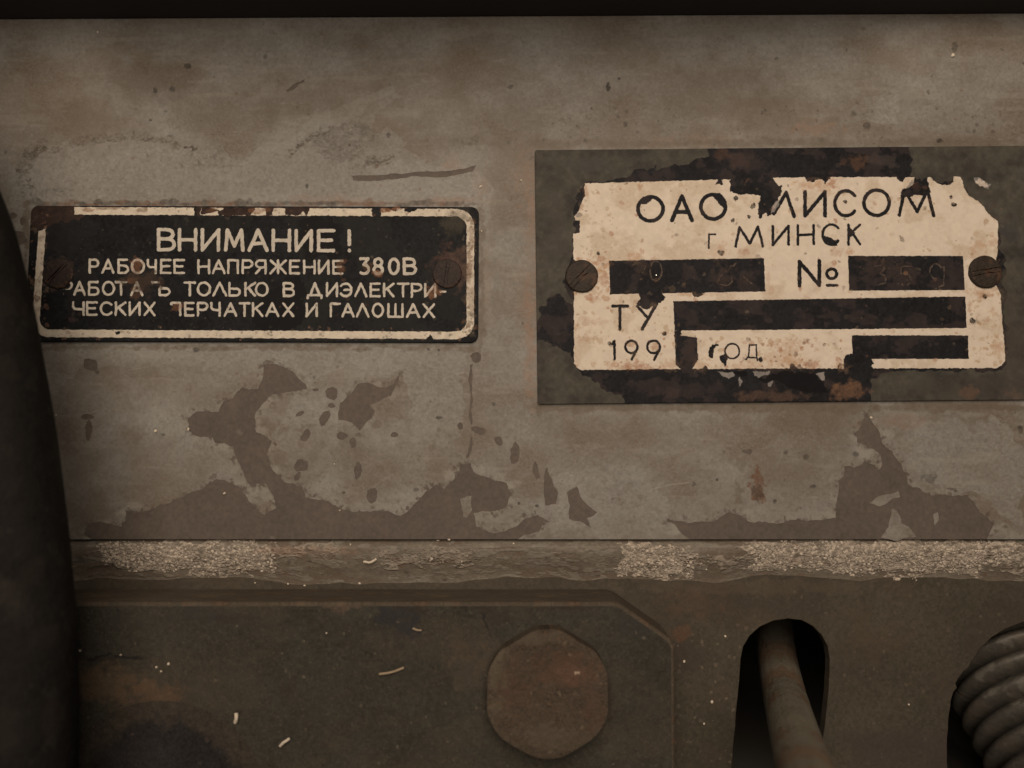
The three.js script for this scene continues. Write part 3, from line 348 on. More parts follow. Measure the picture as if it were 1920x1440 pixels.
// ---------------------------------------------------------------- the maker's nameplate
{
  const TH = 0.55 * MM, z = TH + FILM, pl = plateFrom([[1006, 283], [1958, 271], [1960, 751], [1005, 756]], z), W = 2048, H = Math.round((W * pl.h) / pl.w), k = (W / pl.w) * S, t = new Tex(W, H, pl.to(W, H), k);
  const BLK = [0.0125, 0.013, 0.016], WHITE = [0.535, 0.485, 0.425], PURP = [0.033, 0.0265, 0.028];
  t.base(BLK, 0.3, 40, 4);
  const m = new Float32Array(W * H);
  t.each((i, x, y) => { m[i] = sstep(0.52, 0.62, fbm(x / k / 36 + 5, y / k / 30, 5, 15)); }); t.lay(m, PURP, 0.7, 0.35);
  t.specks(260, [1006, 275, 1950, 752], [1, 6], [[0.045, 0.037, 0.034], [0.012, 0.012, 0.014]], 0.55);
  // grey overspray on the margins
  const OVER = [0.068, 0.065, 0.056];
  let over = t.polys([[[995, 270], [1330, 270], [1334, 290], [1310, 302], [1240, 310], [1190, 318], [1178, 335], [1120, 338], [1090, 345], [1078, 400], [1076, 470], [1066, 490], [1060, 545], [1075, 556], [1075, 566], [1040, 556], [1012, 575], [1008, 640], [1030, 640], [1074, 665], [1080, 690], [1096, 705], [1125, 725], [1170, 738], [1180, 760], [995, 760]], [[1700, 265], [1712, 300], [1700, 330], [1745, 340], [1800, 336], [1815, 360], [1845, 395], [1868, 415], [1876, 450], [1880, 480], [1884, 560], [1890, 660], [1880, 696], [1660, 696], [1640, 720], [1630, 760], [1970, 760], [1970, 262]]]);
  over = t.warp(over, 13, 22, 6);
  t.each((i, x, y) => { over[i] *= clamp(0.15 + 1.35 * fbm(x / k / 34, y / k / 30, 5, 23)); });
  t.lay(over, OVER, 0.85, 0.35, 0.01);
  for (const [x, y, rx, ry, c, a] of [[1098, 270 + 40, 40, 16, [0.055, 0.054, 0.056], 0.5], [1040, 400, 24, 60, [0.052, 0.047, 0.043], 0.55], [1040, 470, 26, 30, [0.055, 0.05, 0.05], 0.45], [1800, 400, 70, 50, [0.062, 0.05, 0.045], 0.5], [1895, 430, 22, 22, [0.04, 0.042, 0.046], 0.5], [1890, 560, 24, 70, [0.07, 0.062, 0.05], 0.4], [1905, 660, 24, 60, [0.062, 0.052, 0.046], 0.5], [1740, 720, 90, 22, [0.055, 0.05, 0.045], 0.5], [1860, 725, 70, 20, [0.05, 0.044, 0.042], 0.5], [1590, 735, 34, 18, [0.125, 0.075, 0.05], 0.7], [1815, 738, 24, 14, [0.1, 0.066, 0.05], 0.6], [1900, 738, 20, 14, [0.1, 0.07, 0.06], 0.5], [1605, 302, 24, 16, [0.085, 0.05, 0.034], 0.6], [1350, 290, 18, 10, [0.07, 0.043, 0.032], 0.5], [1385, 300, 30, 14, [0.05, 0.036, 0.033], 0.6], [1660, 300, 30, 14, [0.055, 0.045, 0.044], 0.5], [1440, 742, 60, 10, [0.075, 0.05, 0.04], 0.6], [1300, 730, 60, 14, PURP, 0.6], [1250, 735, 20, 10, [0.05, 0.036, 0.038], 0.5]]) t.stain(x, y, rx, ry, c, a, { hard: 0.35, rag: 1, scale: 13 });
  // the white field
  const field = [[1097, 344], [1160, 342], [1240, 340], [1310, 338], [1369, 336], [1450, 333], [1540, 332], [1640, 332], [1740, 332], [1800, 331], [1804, 338], [1808, 352], [1816, 367], [1828, 373], [1843, 386], [1852, 399], [1864, 410], [1871, 414], [1871, 470], [1868, 485], [1868, 535], [1876, 552], [1880, 610], [1885, 668], [1884, 678], [1878, 686], [1868, 690], [1700, 691], [1500, 691], [1300, 692], [1180, 693], [1092, 694], [1082, 690], [1077, 682], [1076, 670], [1076, 600], [1076, 530], [1100, 530], [1100, 500], [1075, 486], [1075, 438], [1087, 437], [1087, 413], [1080, 414], [1076, 406], [1085, 397], [1090, 382], [1097, 366], [1095, 350]];
  const boxes = [[[1142, 489], [1432.5, 484], [1435, 546.5], [1144, 552]], [[1590, 480], [1805.5, 480], [1809, 544], [1592, 545]], [[1262.5, 565], [1810, 556], [1812.5, 615], [1265, 620]], [[1265, 628], [1307, 633], [1309, 674], [1299, 690], [1296, 697], [1282, 697], [1267, 684]], [[1597, 629], [1815, 629], [1816.5, 673], [1599, 673]]];
  const chips = [[[1343, 334], [1344, 341], [1340, 345], [1356, 346], [1353, 336]], [[1366, 330], [1370, 345], [1368, 360], [1385, 364], [1402, 364], [1425, 366], [1423, 385], [1422, 402], [1428, 403], [1434, 399], [1441, 404], [1450, 399], [1447, 388], [1455, 380], [1464, 366], [1466, 350], [1456, 342], [1450, 332]], [[1505, 328], [1512, 338], [1525, 341], [1534, 336], [1541, 336], [1546, 345], [1556, 334], [1552, 328]], [[1680, 328], [1685, 340], [1692, 340], [1700, 329]], [[1714, 328], [1711, 345], [1701, 354], [1692, 357], [1688, 372], [1700, 370], [1712, 367], [1736, 365], [1744, 360], [1741, 345], [1738, 328]], [[1744, 328], [1750, 339], [1762, 345], [1778, 348], [1788, 340], [1790, 328]], [[1197, 548], [1200, 560], [1194, 570], [1203, 577], [1213, 581], [1226, 573], [1240, 567], [1249, 558], [1240, 548]], [[1296, 546], [1300, 555], [1308, 557], [1318, 552], [1322, 544]], [[1264, 620], [1264, 630], [1270, 636], [1278, 626], [1280, 618]], [[1583, 668], [1582, 680], [1580, 700], [1636, 700], [1636, 680], [1632, 668], [1600, 664]], [[1315, 694], [1322, 686], [1328, 690], [1330, 697]], [[1479, 694], [1486, 681], [1494, 690], [1496, 697]], [[1568, 694], [1572, 685], [1575, 697]], [[1197, 377], [1206, 372], [1218, 369], [1223, 374], [1216, 380], [1205, 384]], [[1334, 364], [1350, 362], [1362, 377], [1363, 390], [1357, 392], [1347, 382], [1340, 374]], [[1540, 440], [1552, 444], [1566, 452], [1572, 455], [1569, 462], [1556, 458], [1545, 451]], [[1590, 425], [1599, 432], [1606, 436], [1600, 444], [1591, 446]], [[1332, 650], [1342, 645], [1340, 660], [1334, 672], [1327, 669]], [[1348, 668], [1360, 664], [1364, 674], [1361, 688], [1354, 681]]];
  let w = t.polys([field]), bx = t.polys(boxes);
  const line = (pts, w) => { pts.w = w; return pts; };
  const rowA = [...row([['О', 1192.5, 1247]], 1192, 365.5, 418, 1250, 365.5, 418, 7.4), ...row([['А', 1256, 1301]], 1256, 364, 417, 1301, 364, 417, 7.6), ...row([['О', 1310.5, 1364]], 1310, 361, 414.5, 1364, 361, 414.5, 7.4), line([[1425.5, 407], [1433, 364], [1451, 401], [1474, 361], [1489, 406]], 6.8), ...row([['И', 1506, 1550.5]], 1506, 356, 408.5, 1550, 356, 408.5, 7.2), ...row([['С', 1562, 1606]], 1562, 354.5, 408, 1606, 354.5, 408, 6.8), ...row([['О', 1616.5, 1671]], 1616, 353, 407.5, 1671, 353, 407.5, 7), ...row([['M', 1683, 1754]], 1683, 353, 407, 1754, 353, 408, 6.6)];
  const rowB = [line([[1329, 465], [1329, 439.5], [1341, 439.5]], 3.4), ...row([['M', 1376.5, 1433]], 1377, 424, 465, 1433, 422.5, 464, 5.2), ...row([['И', 1446.5, 1481]], 1447, 422, 462, 1481, 421, 461, 5.2), ...row([['Н', 1493.5, 1528]], 1494, 420.5, 461, 1528, 419.5, 460, 5), ...row([['С', 1540, 1574]], 1540, 418.5, 462, 1574, 418.5, 461, 5), ...row([['К', 1588.5, 1615]], 1589, 419, 461, 1615, 419, 460.5, 5)];
  const rowC = [...row([['N', 1495.5, 1540]], 1496, 487, 540, 1540, 486, 539, 7.4), line(arc(1559.5, 513.5, 9.4, 9, 0, 360, 24), 6), line([[1551, 535], [1569, 535]], 5.4), line([[1148.5, 574], [1177, 574]], 5.8), line([[1162.5, 575], [1162.5, 617.5]], 6), line([[1195, 574], [1212, 594]], 5.6), line([[1231.5, 569], [1204, 617]], 6), line([[1148, 645], [1152, 639.5], [1152.5, 674]], 4.8), line(arc(1184, 650.5, 11.4, 11.4, 0, 360, 26), 4.6), line([[1194.5, 655], [1184.5, 674]], 5), line(arc(1225.5, 650.5, 11.8, 11.8, 0, 360, 26), 4.6), line([[1236.5, 655], [1226.5, 674.5]], 5), line([[1335, 670], [1336, 648], [1346, 647]], 3.6), line(arc(1373, 658.5, 13.5, 14, 0, 360, 26), 3.2), line([[1399, 674], [1402, 670], [1419, 671], [1420, 676]], 3.2), line([[1404, 669], [1405, 647], [1418, 646.5], [1419, 670]], 3), line([[1425.5, 674], [1426.5, 675]], 8)];
  let ink = t.lines([...rowA, ...rowB, ...rowC], 6), ch = t.warp(t.polys(chips), 3.4, 6, 19);
  w = t.warp(w, 1.6, 5, 25); bx = t.warp(bx, 1.0, 5, 27); ink = t.warp(ink, 1.0, 4, 29);
  t.each((i) => { w[i] *= (1 - bx[i]) * (1 - ink[i]) * (1 - ch[i]); });
  t.lay(w, WHITE, 1, 0.10, 0.06, 41);
  t.each((i, x, y) => { m[i] = w[i] * sstep(0.52, 0.7, fbm(x / k / 40, y / k / 34, 5, 57)) * (0.6 + 0.7 * vn(x / k / 3, y / k / 3, 40)); }); t.lay(m, [0.43, 0.365, 0.295], 0.75);
  // bare bright metal left in the chips
  const bare = t.warp(t.polys([[[1824, 334], [1835, 332], [1846, 340], [1857, 346], [1853, 355], [1843, 351], [1832, 344]], [[1448, 388], [1456, 377], [1463, 372], [1460, 384], [1452, 398], [1444, 400]], [[1090, 398], [1077, 404], [1080, 409], [1092, 404]], [[1345, 697], [1372, 698], [1378, 704], [1366, 711], [1352, 703]], [[1388, 706], [1392, 718], [1386, 726], [1384, 712]], [[1410, 697], [1445, 696], [1440, 703], [1420, 708]], [[1530, 700], [1545, 697], [1547, 712], [1540, 714]], [[1440, 716], [1450, 712], [1446, 724], [1440, 726]], [[1700, 350], [1712, 336], [1714, 344], [1703, 352]]]), 2.5, 5, 35);
  t.lay(bare, [0.21, 0.2, 0.2], 0.8, 0.4, 0.01); t.stain(1840, 343, 12, 7, [0.52, 0.46, 0.42], 0.7, { hard: 0.7, rag: 0.6, scale: 5, turn: 0.5 });
  // torn black film along the foot
  t.lay(t.warp(t.polys([[[1375, 700], [1395, 692], [1402, 704], [1385, 706]], [[1452, 704], [1470, 694], [1480, 694], [1496, 700], [1515, 698], [1530, 702], [1536, 713], [1545, 716], [1552, 735], [1520, 738], [1490, 730], [1460, 716], [1445, 712]], [[1420, 712], [1440, 706], [1462, 700], [1466, 706], [1430, 720]]]), 5, 8, 37), [0.006, 0.006, 0.008], 0.9, 0.3, -0.03);
  const keep = t.c.slice();
  // rust: on the lower edge, round the screws, below the chips
  const R2 = [0.30, 0.155, 0.095], R3 = [0.38, 0.25, 0.165];
  for (const [x, y, rx, ry, a] of [[1146, 684, 9, 8, 0.8], [1185, 684, 22, 9, 0.75], [1205, 690, 30, 6, 0.7], [1262, 686, 20, 10, 0.6], [1228, 650, 8, 7, 0.5], [1314, 684, 16, 12, 0.6], [1190, 482, 14, 10, 0.75], [1222, 486, 10, 5, 0.5], [1204, 471, 5, 5, 0.6], [1128, 494, 14, 12, 0.45], [1130, 525, 10, 14, 0.55], [1140, 545, 10, 8, 0.4], [1350, 476, 16, 16, 0.35], [1354, 465, 8, 12, 0.5], [1395, 472, 8, 8, 0.6], [1520, 345, 34, 10, 0.7], [1548, 352, 16, 14, 0.5], [1560, 340, 8, 10, 0.7], [1594, 472, 9, 8, 0.8], [1568, 472, 14, 8, 0.4], [1478, 648, 24, 14, 0.55], [1460, 672, 34, 16, 0.45], [1485, 680, 20, 12, 0.8], [1520, 684, 16, 10, 0.7], [1447, 644, 6, 6, 0.7], [1463, 653, 5, 5, 0.7], [1400, 688, 40, 6, 0.5], [1835, 460, 10, 10, 0.5], [1862, 452, 8, 14, 0.5], [1824, 470, 6, 14, 0.55], [1846, 555, 14, 6, 0.8], [1848, 545, 26, 9, 0.6], [1818, 574, 5, 9, 0.6], [1862, 588, 9, 9, 0.5], [1850, 600, 6, 7, 0.4], [1873, 655, 12, 16, 0.6], [1862, 645, 8, 6, 0.5], [1500, 541, 3, 5, 0.8], [1580, 690, 14, 10, 0.7], [1290, 552, 16, 5, 0.6], [1340, 552, 40, 3, 0.4], [1447, 543, 6, 10, 0.4], [1440, 520, 4, 16, 0.4], [1720, 350, 10, 10, 0.4], [1200, 348, 4, 8, 0.6], [1098, 358, 5, 10, 0.5], [1090, 390, 5, 12, 0.5], [1100, 602, 26, 10, 0.25], [1092, 635, 12, 9, 0.4], [1130, 605, 10, 6, 0.3], [1246, 624, 5, 4, 0.8], [1110, 560, 10, 6, 0.5]]) t.stain(x, y, rx, ry, rnd() < 0.5 ? R2 : R3, a * 0.8, { hard: 0.1, rag: 1.2, scale: 6 });
  t.specks(330, [1078, 338, 1880, 690], [1.2, 5.5], [[0.30, 0.21, 0.13], [0.38, 0.30, 0.21], R2, DIRT], 0.6); t.specks(120, [1078, 540, 1270, 690], [1.5, 8], [[0.36, 0.27, 0.18], [0.3, 0.2, 0.12]], 0.5); t.specks(90, [1078, 470, 1145, 560], [1.5, 7], [[0.34, 0.2, 0.11], R2], 0.55); t.specks(110, [1320, 630, 1590, 690], [1.2, 6], [R2, RUST, [0.36, 0.27, 0.18]], 0.6); t.specks(60, [1815, 550, 1880, 685], [1.5, 7], [[0.32, 0.21, 0.1], R3], 0.55); t.specks(60, [1080, 345, 1150, 480], [1.2, 5], [[0.3, 0.25, 0.16]], 0.5);
  for (const [x, y, r] of [[1122, 474, 4], [1823, 602, 6], [1246, 625, 4], [1404, 406, 4], [1374, 414, 4], [1375, 412, 3], [1426, 674, 5], [1142, 644, 4], [1380, 372, 5], [1412, 386, 6], [1352, 474, 7], [1585, 378, 4], [1788, 383, 5], [1782, 370, 4], [1847, 555, 6]]) t.stain(x, y, r, r, DARK, 0.85, { hard: 0.8, rag: 0.6, scale: 5 });
  t.each((i) => { const f = 0.22 + 0.78 * w[i]; for (let j = 0; j < 3; j++) t.c[i * 3 + j] = keep[i * 3 + j] + (t.c[i * 3 + j] - keep[i * 3 + j]) * f; });
  // stamped digits in the black fields: raised burrs of dulled metal
  const burr = [line(arc(1230, 508, 11, 18, 0, 360, 24), 3), line([[1186, 498], [1196, 492], [1210, 500], [1204, 512]], 3), line(arc(1360, 525, 13, 11, -30, 240, 20), 3), line([[1362, 508], [1372, 500], [1380, 494]], 4), line([[1395, 520], [1402, 526], [1410, 532]], 3), line([[1640, 499], [1656, 497], [1660, 504], [1651, 512], [1662, 519], [1660, 530], [1645, 535]], 3), line([[1708, 499], [1690, 500], [1689, 514], ...arc(1697, 524, 11, 11, -90, 120, 14)], 3), line([...arc(1755, 509, 11, 14, 90, 330, 18), [1770, 500], [1770, 535], [1755, 541]], 3)];
  const bm = t.warp(t.lines(burr, 3), 2, 6, 45); t.each((i, x, y) => { bm[i] *= sstep(0.25, 0.55, fbm(x / k / 5, y / k / 5, 3, 48)); }, bm.bb); t.lay(bm, [0.088, 0.070, 0.058], 0.85, 0.4, 0.05);
  t.stain(1697, 512, 5, 4, [0.22, 0.12, 0.07], 0.8, { hard: 0.5 }); for (const [x, y, rx, ry] of [[1205, 500, 20, 12], [1355, 520, 26, 18], [1400, 520, 20, 16], [1650, 505, 30, 18], [1700, 515, 26, 18], [1290, 660, 18, 24]]) t.stain(x, y, rx, ry, [0.043, 0.032, 0.031], 0.55, { hard: 0.2, rag: 1.2, scale: 9, dh: 0.03 });
  t.bumps(0.05, 40, 3).bumps(0.015, 5, 8);
  const g = thing('nameplate', 'larger black nameplate with a chipped white field, black boxes and rusty edges', 'sign', [pl.o.x, pl.o.y, FILM + 0.006 * MM]);
  g.rotation.z = pl.turn;
  part(g, 'plate', plateGeo(pl.w, pl.h, 0.4 * MM, TH), t.material({ roughness: 0.6, specularIntensity: 0.14 }));
  for (const [px, py, turn, r] of [[1091, 517, 0.8, 2.75], [1850, 509, 0.16, 2.75]]) { const [x, y] = pl.at(px, py, z + 0.6 * MM), s = part(g, 'screw', screwGeo(r * MM, 0.8 * MM, turn), screwMat2); s.position.set(x, y, TH + 0.005 * MM); }
  const [bxx, byy] = pl.at(1230.5, 516.5), bead = new THREE.SphereGeometry(0.2 * MM, 14, 10); bead.scale(1, 1, 0.7); const bp = part(g, 'glint_bead', bead, new THREE.MeshStandardMaterial({ color: new THREE.Color(0.75, 0.8, 0.78), metalness: 1, roughness: 0.18 }), { label: 'tiny added shiny bead that gives the glint in the black field' }); bp.position.set(bxx, byy, TH + 0.08 * MM);  // bead added for its highlight, in place of a shiny dent
}

// ---------------------------------------------------------------- the weld bead between the panels, with its pale crusts
const beadY0 = P(960, 1013).y, beadY1 = P(960, 1099).y;
const beadAt = (x, v) => {                                     // v: 0 at the top of the bead, 1 at its foot
  const wob = (fbm(x / (9 * MM) + 30, 3, 4, 12) - 0.5), up = (fbm(x / (14 * MM) + 80, 9, 3, 14) - 0.5) * 0.9 * MM, low = (fbm(x / (11 * MM) + 10, 5, 3, 19) - 0.5) * 2.2 * MM;
  const y = beadY0 + up * (v < 0.25 ? 0.35 : 0.35 + 0.65 * v) + (beadY1 - beadY0 + low) * v;
  const prof = Math.min(1, Math.sqrt((v + 0.01) / 0.16)) * (1 - 0.98 * sstep(0.2, 1.0, v));
  const lump = (fbm(x / (3.2 * MM) + 60, v * 3.4, 4, 22) - 0.5) * 1.0 * MM + (fbm(x / (0.8 * MM), v * 10, 3, 26) - 0.5) * 0.14 * MM;
  return [y, -1.6 * MM + prof * (1.75 * MM + wob * 0.6 * MM + lump * 0.5)];
};
{
  const nx = 900, nv = 34, pos = [], idx = [], uv = [], x0 = -0.098, x1 = 0.099;
  for (let j = 0; j <= nv; j++) for (let i = 0; i <= nx; i++) { const x = x0 + ((x1 - x0) * i) / nx, [y, z] = beadAt(x, j / nv); pos.push(x, y, z); uv.push(i / nx, 1 - j / nv); }
  for (let j = 0; j < nv; j++) for (let i = 0; i < nx; i++) { const a = j * (nx + 1) + i; idx.push(a, a + nx + 1, a + 1, a + 1, a + nx + 1, a + nx + 2); }
  const g = new THREE.BufferGeometry(); g.setAttribute('position', new THREE.Float32BufferAttribute(pos, 3)); g.setAttribute('uv', new THREE.Float32BufferAttribute(uv, 2)); g.setIndex(idx); g.computeVertexNormals();
  const W = 2048, H = 128, k = (W / (x1 - x0)) * S, t = new Tex(W, H, (px, py) => [((P(px, 1050, 1.5 * MM).x - x0) / (x1 - x0)) * W, ((py - 1013) / 86) * H], k).base([0.128, 0.114, 0.095], 0.2, 60, 5), m = new Float32Array(W * H);
  t.each((i, x, y) => { m[i] = sstep(0.45, 0.62, fbm(x / k / 55, y / k / 20, 5, 16)) * (0.5 + vn(x / k / 2.5, y / k / 2.5, 6)); }); t.lay(m, [0.10, 0.078, 0.06], 0.65);
  t.each((i, x, y) => { m[i] = sstep(0.58, 0.66, fbm(x / k / 26 + 4, y / k / 16, 5, 36)); }); t.lay(m, [0.19, 0.18, 0.158], 0.5, 0.2, 0.05);
  for (const [xa, xb, ya, yb, a] of [[185, 505, 1016, 1072, 0.85], [1160, 1308, 1022, 1086, 0.9], [1408, 1868, 1016, 1080, 0.9], [340, 450, 1056, 1092, 0.6], [505, 640, 1018, 1040, 0.35], [700, 900, 1030, 1060, 0.35], [1300, 1410, 1040, 1066, 0.4], [1850, 2000, 1018, 1068, 0.8], [1685, 1745, 1080, 1098, 0.8]]) {
    const q = t.warp(t.polys([[[xa, ya], [xb, ya], [xb, yb], [xa, yb]]]), 30, 26, xa); t.each((i, x, y) => { q[i] *= sstep(0.34, 0.62, 0.55 * fbm(x / k / 4.2, y / k / 4.2, 3, 83) + 0.45 * fbm(x / k / 24, y / k / 14, 3, 87)); }, q.bb); t.lay(q, [0.36, 0.32, 0.275], a, 0.8, 0.12);
  }
  t.stain(560, 1030, 90, 14, RUSTP, 0.35, { scale: 16 }); t.stain(1520, 1060, 60, 12, RUSTP, 0.3, { scale: 14 }); t.specks(300, [90, 1013, 1930, 1099], [1.5, 6], [DIRT, DARK, RUST, [0.22, 0.2, 0.17]], 0.5);
  t.lay(t.warp(t.lines([[[165, 1018], [190, 1033], [202, 1048], [198, 1065], [150, 1069]], [[150, 1085], [300, 1085], [350, 1090]], [[850, 1062], [870, 1052], [900, 1050]]], 3), 6, 9, 51), DARK, 0.7);
  t.bumps(0.07, 14, 9).bumps(0.04, 5, 10);
  const w = thing('weld_bead', 'lumpy grey painted weld bead with pale crusts between the two panels', 'weld');
  part(w, 'bead', g, t.material({ roughness: 0.7, side: THREE.DoubleSide }));
  // crusts: hundreds of small pale grains
  const tints = [[0.42, 0.375, 0.325], [0.29, 0.257, 0.22], [0.20, 0.176, 0.15]].map((c) => new THREE.MeshStandardMaterial({ color: new THREE.Color(...c), roughness: 0.75 }));
  const grain = (r) => { const q = new THREE.IcosahedronGeometry(r, 0), p = q.attributes.position, seen = new Map(); for (let i = 0; i < p.count; i++) { const key = [p.getX(i), p.getY(i), p.getZ(i)].map((v) => Math.round(v * 1e7)).join(); if (!seen.has(key)) seen.set(key, [rr(0.7, 1.35), rr(0.7, 1.35), rr(0.6, 1.1)]); const s = seen.get(key); p.setXYZ(i, p.getX(i) * s[0], p.getY(i) * s[1], p.getZ(i) * s[2]); } q.rotateZ(rr(0, 6)); q.rotateX(rr(0, 6)); q.scale(1.1, 1.05, 0.6); q.deleteAttribute('uv'); q.computeVertexNormals(); return q; };
  for (const [xa, xb, va, vb, n, dens] of [[180, 510, 0.04, 0.72, 2600, 0.43], [1160, 1306, 0.08, 0.86, 1100, 0.39], [1404, 1875, 0.04, 0.8, 4200, 0.43], [1860, 1985, 0.1, 0.66, 700, 0.43], [340, 450, 0.5, 0.86, 220, 0.5], [760, 830, 0.3, 0.5, 36, 0.5], [850, 880, 0.42, 0.62, 40, 0.4], [1300, 1400, 0.3, 0.66, 50, 0.52], [1690, 1740, 0.8, 1.02, 120, 0.4]]) {
    const bins = [[], [], []];
    for (let i = 0; i < n; i++) {
      const u = rnd(), px = xa + (xb - xa) * u, v = va + (vb - va) * rnd(), x = P(px, 1050, 1.5 * MM).x, edge = Math.min(u * (xb - xa), (1 - u) * (xb - xa), 30) / 30, ev = Math.min(v - va, vb - v) / (vb - va) * 3;
      if (fbm(px / 26, v * 3.2, 3, 66) + 0.22 * Math.min(1, edge * 1.3, ev * 1.4) < dens + 0.06 + 0.2 * rnd()) continue;
      const r = (0.05 + 0.24 * Math.pow(rnd(), 2.4)) * MM, [y, z] = beadAt(x, v), q = grain(r); q.translate(x, y, z + r * 0.02); bins[(Math.pow(rnd(), 0.8) * 3) | 0].push(q);
    }
    bins.forEach((b, i) => b.length && part(w, 'crust', mergeGeometries(b), tints[i], { kind: 'stuff' }));
  }
}

// ---------------------------------------------------------------- the thick bracket plate below the weld
const BRZ = 9 * MM;
{
  const top = P(960, 1129, BRZ).y, bl = P(-60, 1129, BRZ).x, bottom = P(960, 1620, BRZ).y, pt = (x, y) => { const p = P(x, y, BRZ); return [p.x, p.y]; };
  const pts = [[bl, bottom], [pt(1266, 1500)[0], bottom], pt(1266, 1214), pt(1258, 1198), pt(1172, 1138), pt(1160, 1131), [pt(1150, 1129)[0], top], [bl, top]];
  const W = 2048, w = pt(1266, 1300)[0] - bl, h = top - bottom, H = Math.round((W * h) / w), k = (W / w) * S * ((D - BRZ) / D), to = (px, py) => { const p = P(px, py, BRZ); return [((p.x - bl) / w) * W, ((top - p.y) / h) * H]; };
  const t = new Tex(W, H, to, k).base(GRIME, 0.24, 90, 8), m = new Float32Array(W * H);  // real grime, its base deepened further for the light falling off downwards
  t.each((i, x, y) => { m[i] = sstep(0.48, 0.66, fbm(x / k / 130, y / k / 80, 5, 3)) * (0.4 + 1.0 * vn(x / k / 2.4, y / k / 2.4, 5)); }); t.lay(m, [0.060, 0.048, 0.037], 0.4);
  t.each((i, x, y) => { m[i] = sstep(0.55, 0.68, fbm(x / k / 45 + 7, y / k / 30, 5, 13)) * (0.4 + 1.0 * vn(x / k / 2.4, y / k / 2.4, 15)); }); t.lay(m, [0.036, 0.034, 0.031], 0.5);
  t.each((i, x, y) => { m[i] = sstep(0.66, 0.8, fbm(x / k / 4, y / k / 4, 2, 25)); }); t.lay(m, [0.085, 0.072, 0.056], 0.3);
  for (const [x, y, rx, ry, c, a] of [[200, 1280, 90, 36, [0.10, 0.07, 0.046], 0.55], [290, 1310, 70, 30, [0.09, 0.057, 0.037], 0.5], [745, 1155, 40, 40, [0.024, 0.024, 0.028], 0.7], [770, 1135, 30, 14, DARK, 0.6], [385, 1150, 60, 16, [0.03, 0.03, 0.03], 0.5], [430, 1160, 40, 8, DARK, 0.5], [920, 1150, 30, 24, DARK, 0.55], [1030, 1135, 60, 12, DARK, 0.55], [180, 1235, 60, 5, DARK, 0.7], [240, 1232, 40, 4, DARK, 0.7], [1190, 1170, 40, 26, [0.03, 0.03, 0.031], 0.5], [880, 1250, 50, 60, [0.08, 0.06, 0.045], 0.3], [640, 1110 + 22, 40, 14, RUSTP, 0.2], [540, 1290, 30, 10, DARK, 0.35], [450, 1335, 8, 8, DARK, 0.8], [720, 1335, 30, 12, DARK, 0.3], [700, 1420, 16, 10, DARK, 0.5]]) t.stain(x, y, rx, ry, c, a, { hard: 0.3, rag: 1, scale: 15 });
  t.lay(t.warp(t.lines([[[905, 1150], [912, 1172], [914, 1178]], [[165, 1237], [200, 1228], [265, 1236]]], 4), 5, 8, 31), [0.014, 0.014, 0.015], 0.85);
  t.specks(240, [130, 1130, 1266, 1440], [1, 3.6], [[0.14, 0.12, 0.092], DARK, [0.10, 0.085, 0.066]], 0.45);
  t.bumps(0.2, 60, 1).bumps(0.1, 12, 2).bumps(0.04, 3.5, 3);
  const g = new THREE.ExtrudeGeometry(new THREE.Shape(pts.map((p) => new THREE.Vector2(...p))), { depth: BRZ - LOWZ - 1.22 * MM, bevelEnabled: true, bevelThickness: 0.6 * MM, bevelSize: 0.6 * MM, bevelOffset: -0.6 * MM, bevelSegments: 4 }); g.translate(0, 0, LOWZ + 0.62 * MM);
  planarUV(g, bl, bottom, w, h); { const p = g.attributes.position, q = g.attributes.uv; for (let i = 0; i < p.count; i++) q.setXY(i, q.getX(i) + ((BRZ - p.getZ(i)) * 0.15) / w, q.getY(i) - (BRZ - p.getZ(i)) / h); }
  const rim = swatch(512, 1, [0.066, 0.055, 0.043], 0.25, (t) => { t.specks(120, [0, 0, 512, 512], [4, 34], [[0.075, 0.055, 0.04], [0.12, 0.085, 0.058], GRIME, RUST], 0.5, { hard: 0.2 }); t.bumps(0.1, 20, 3); }).material({ roughness: 0.75, specularIntensity: 0.3 });
  for (const tx of [rim.map, rim.bumpMap]) { tx.repeat.set(4, 4); }
  single('mounting_bracket', g, [t.material({ roughness: 0.75, specularIntensity: 0.3 }), rim], 'thick grimy steel bracket plate with one clipped corner under the weld', 'bracket');
}

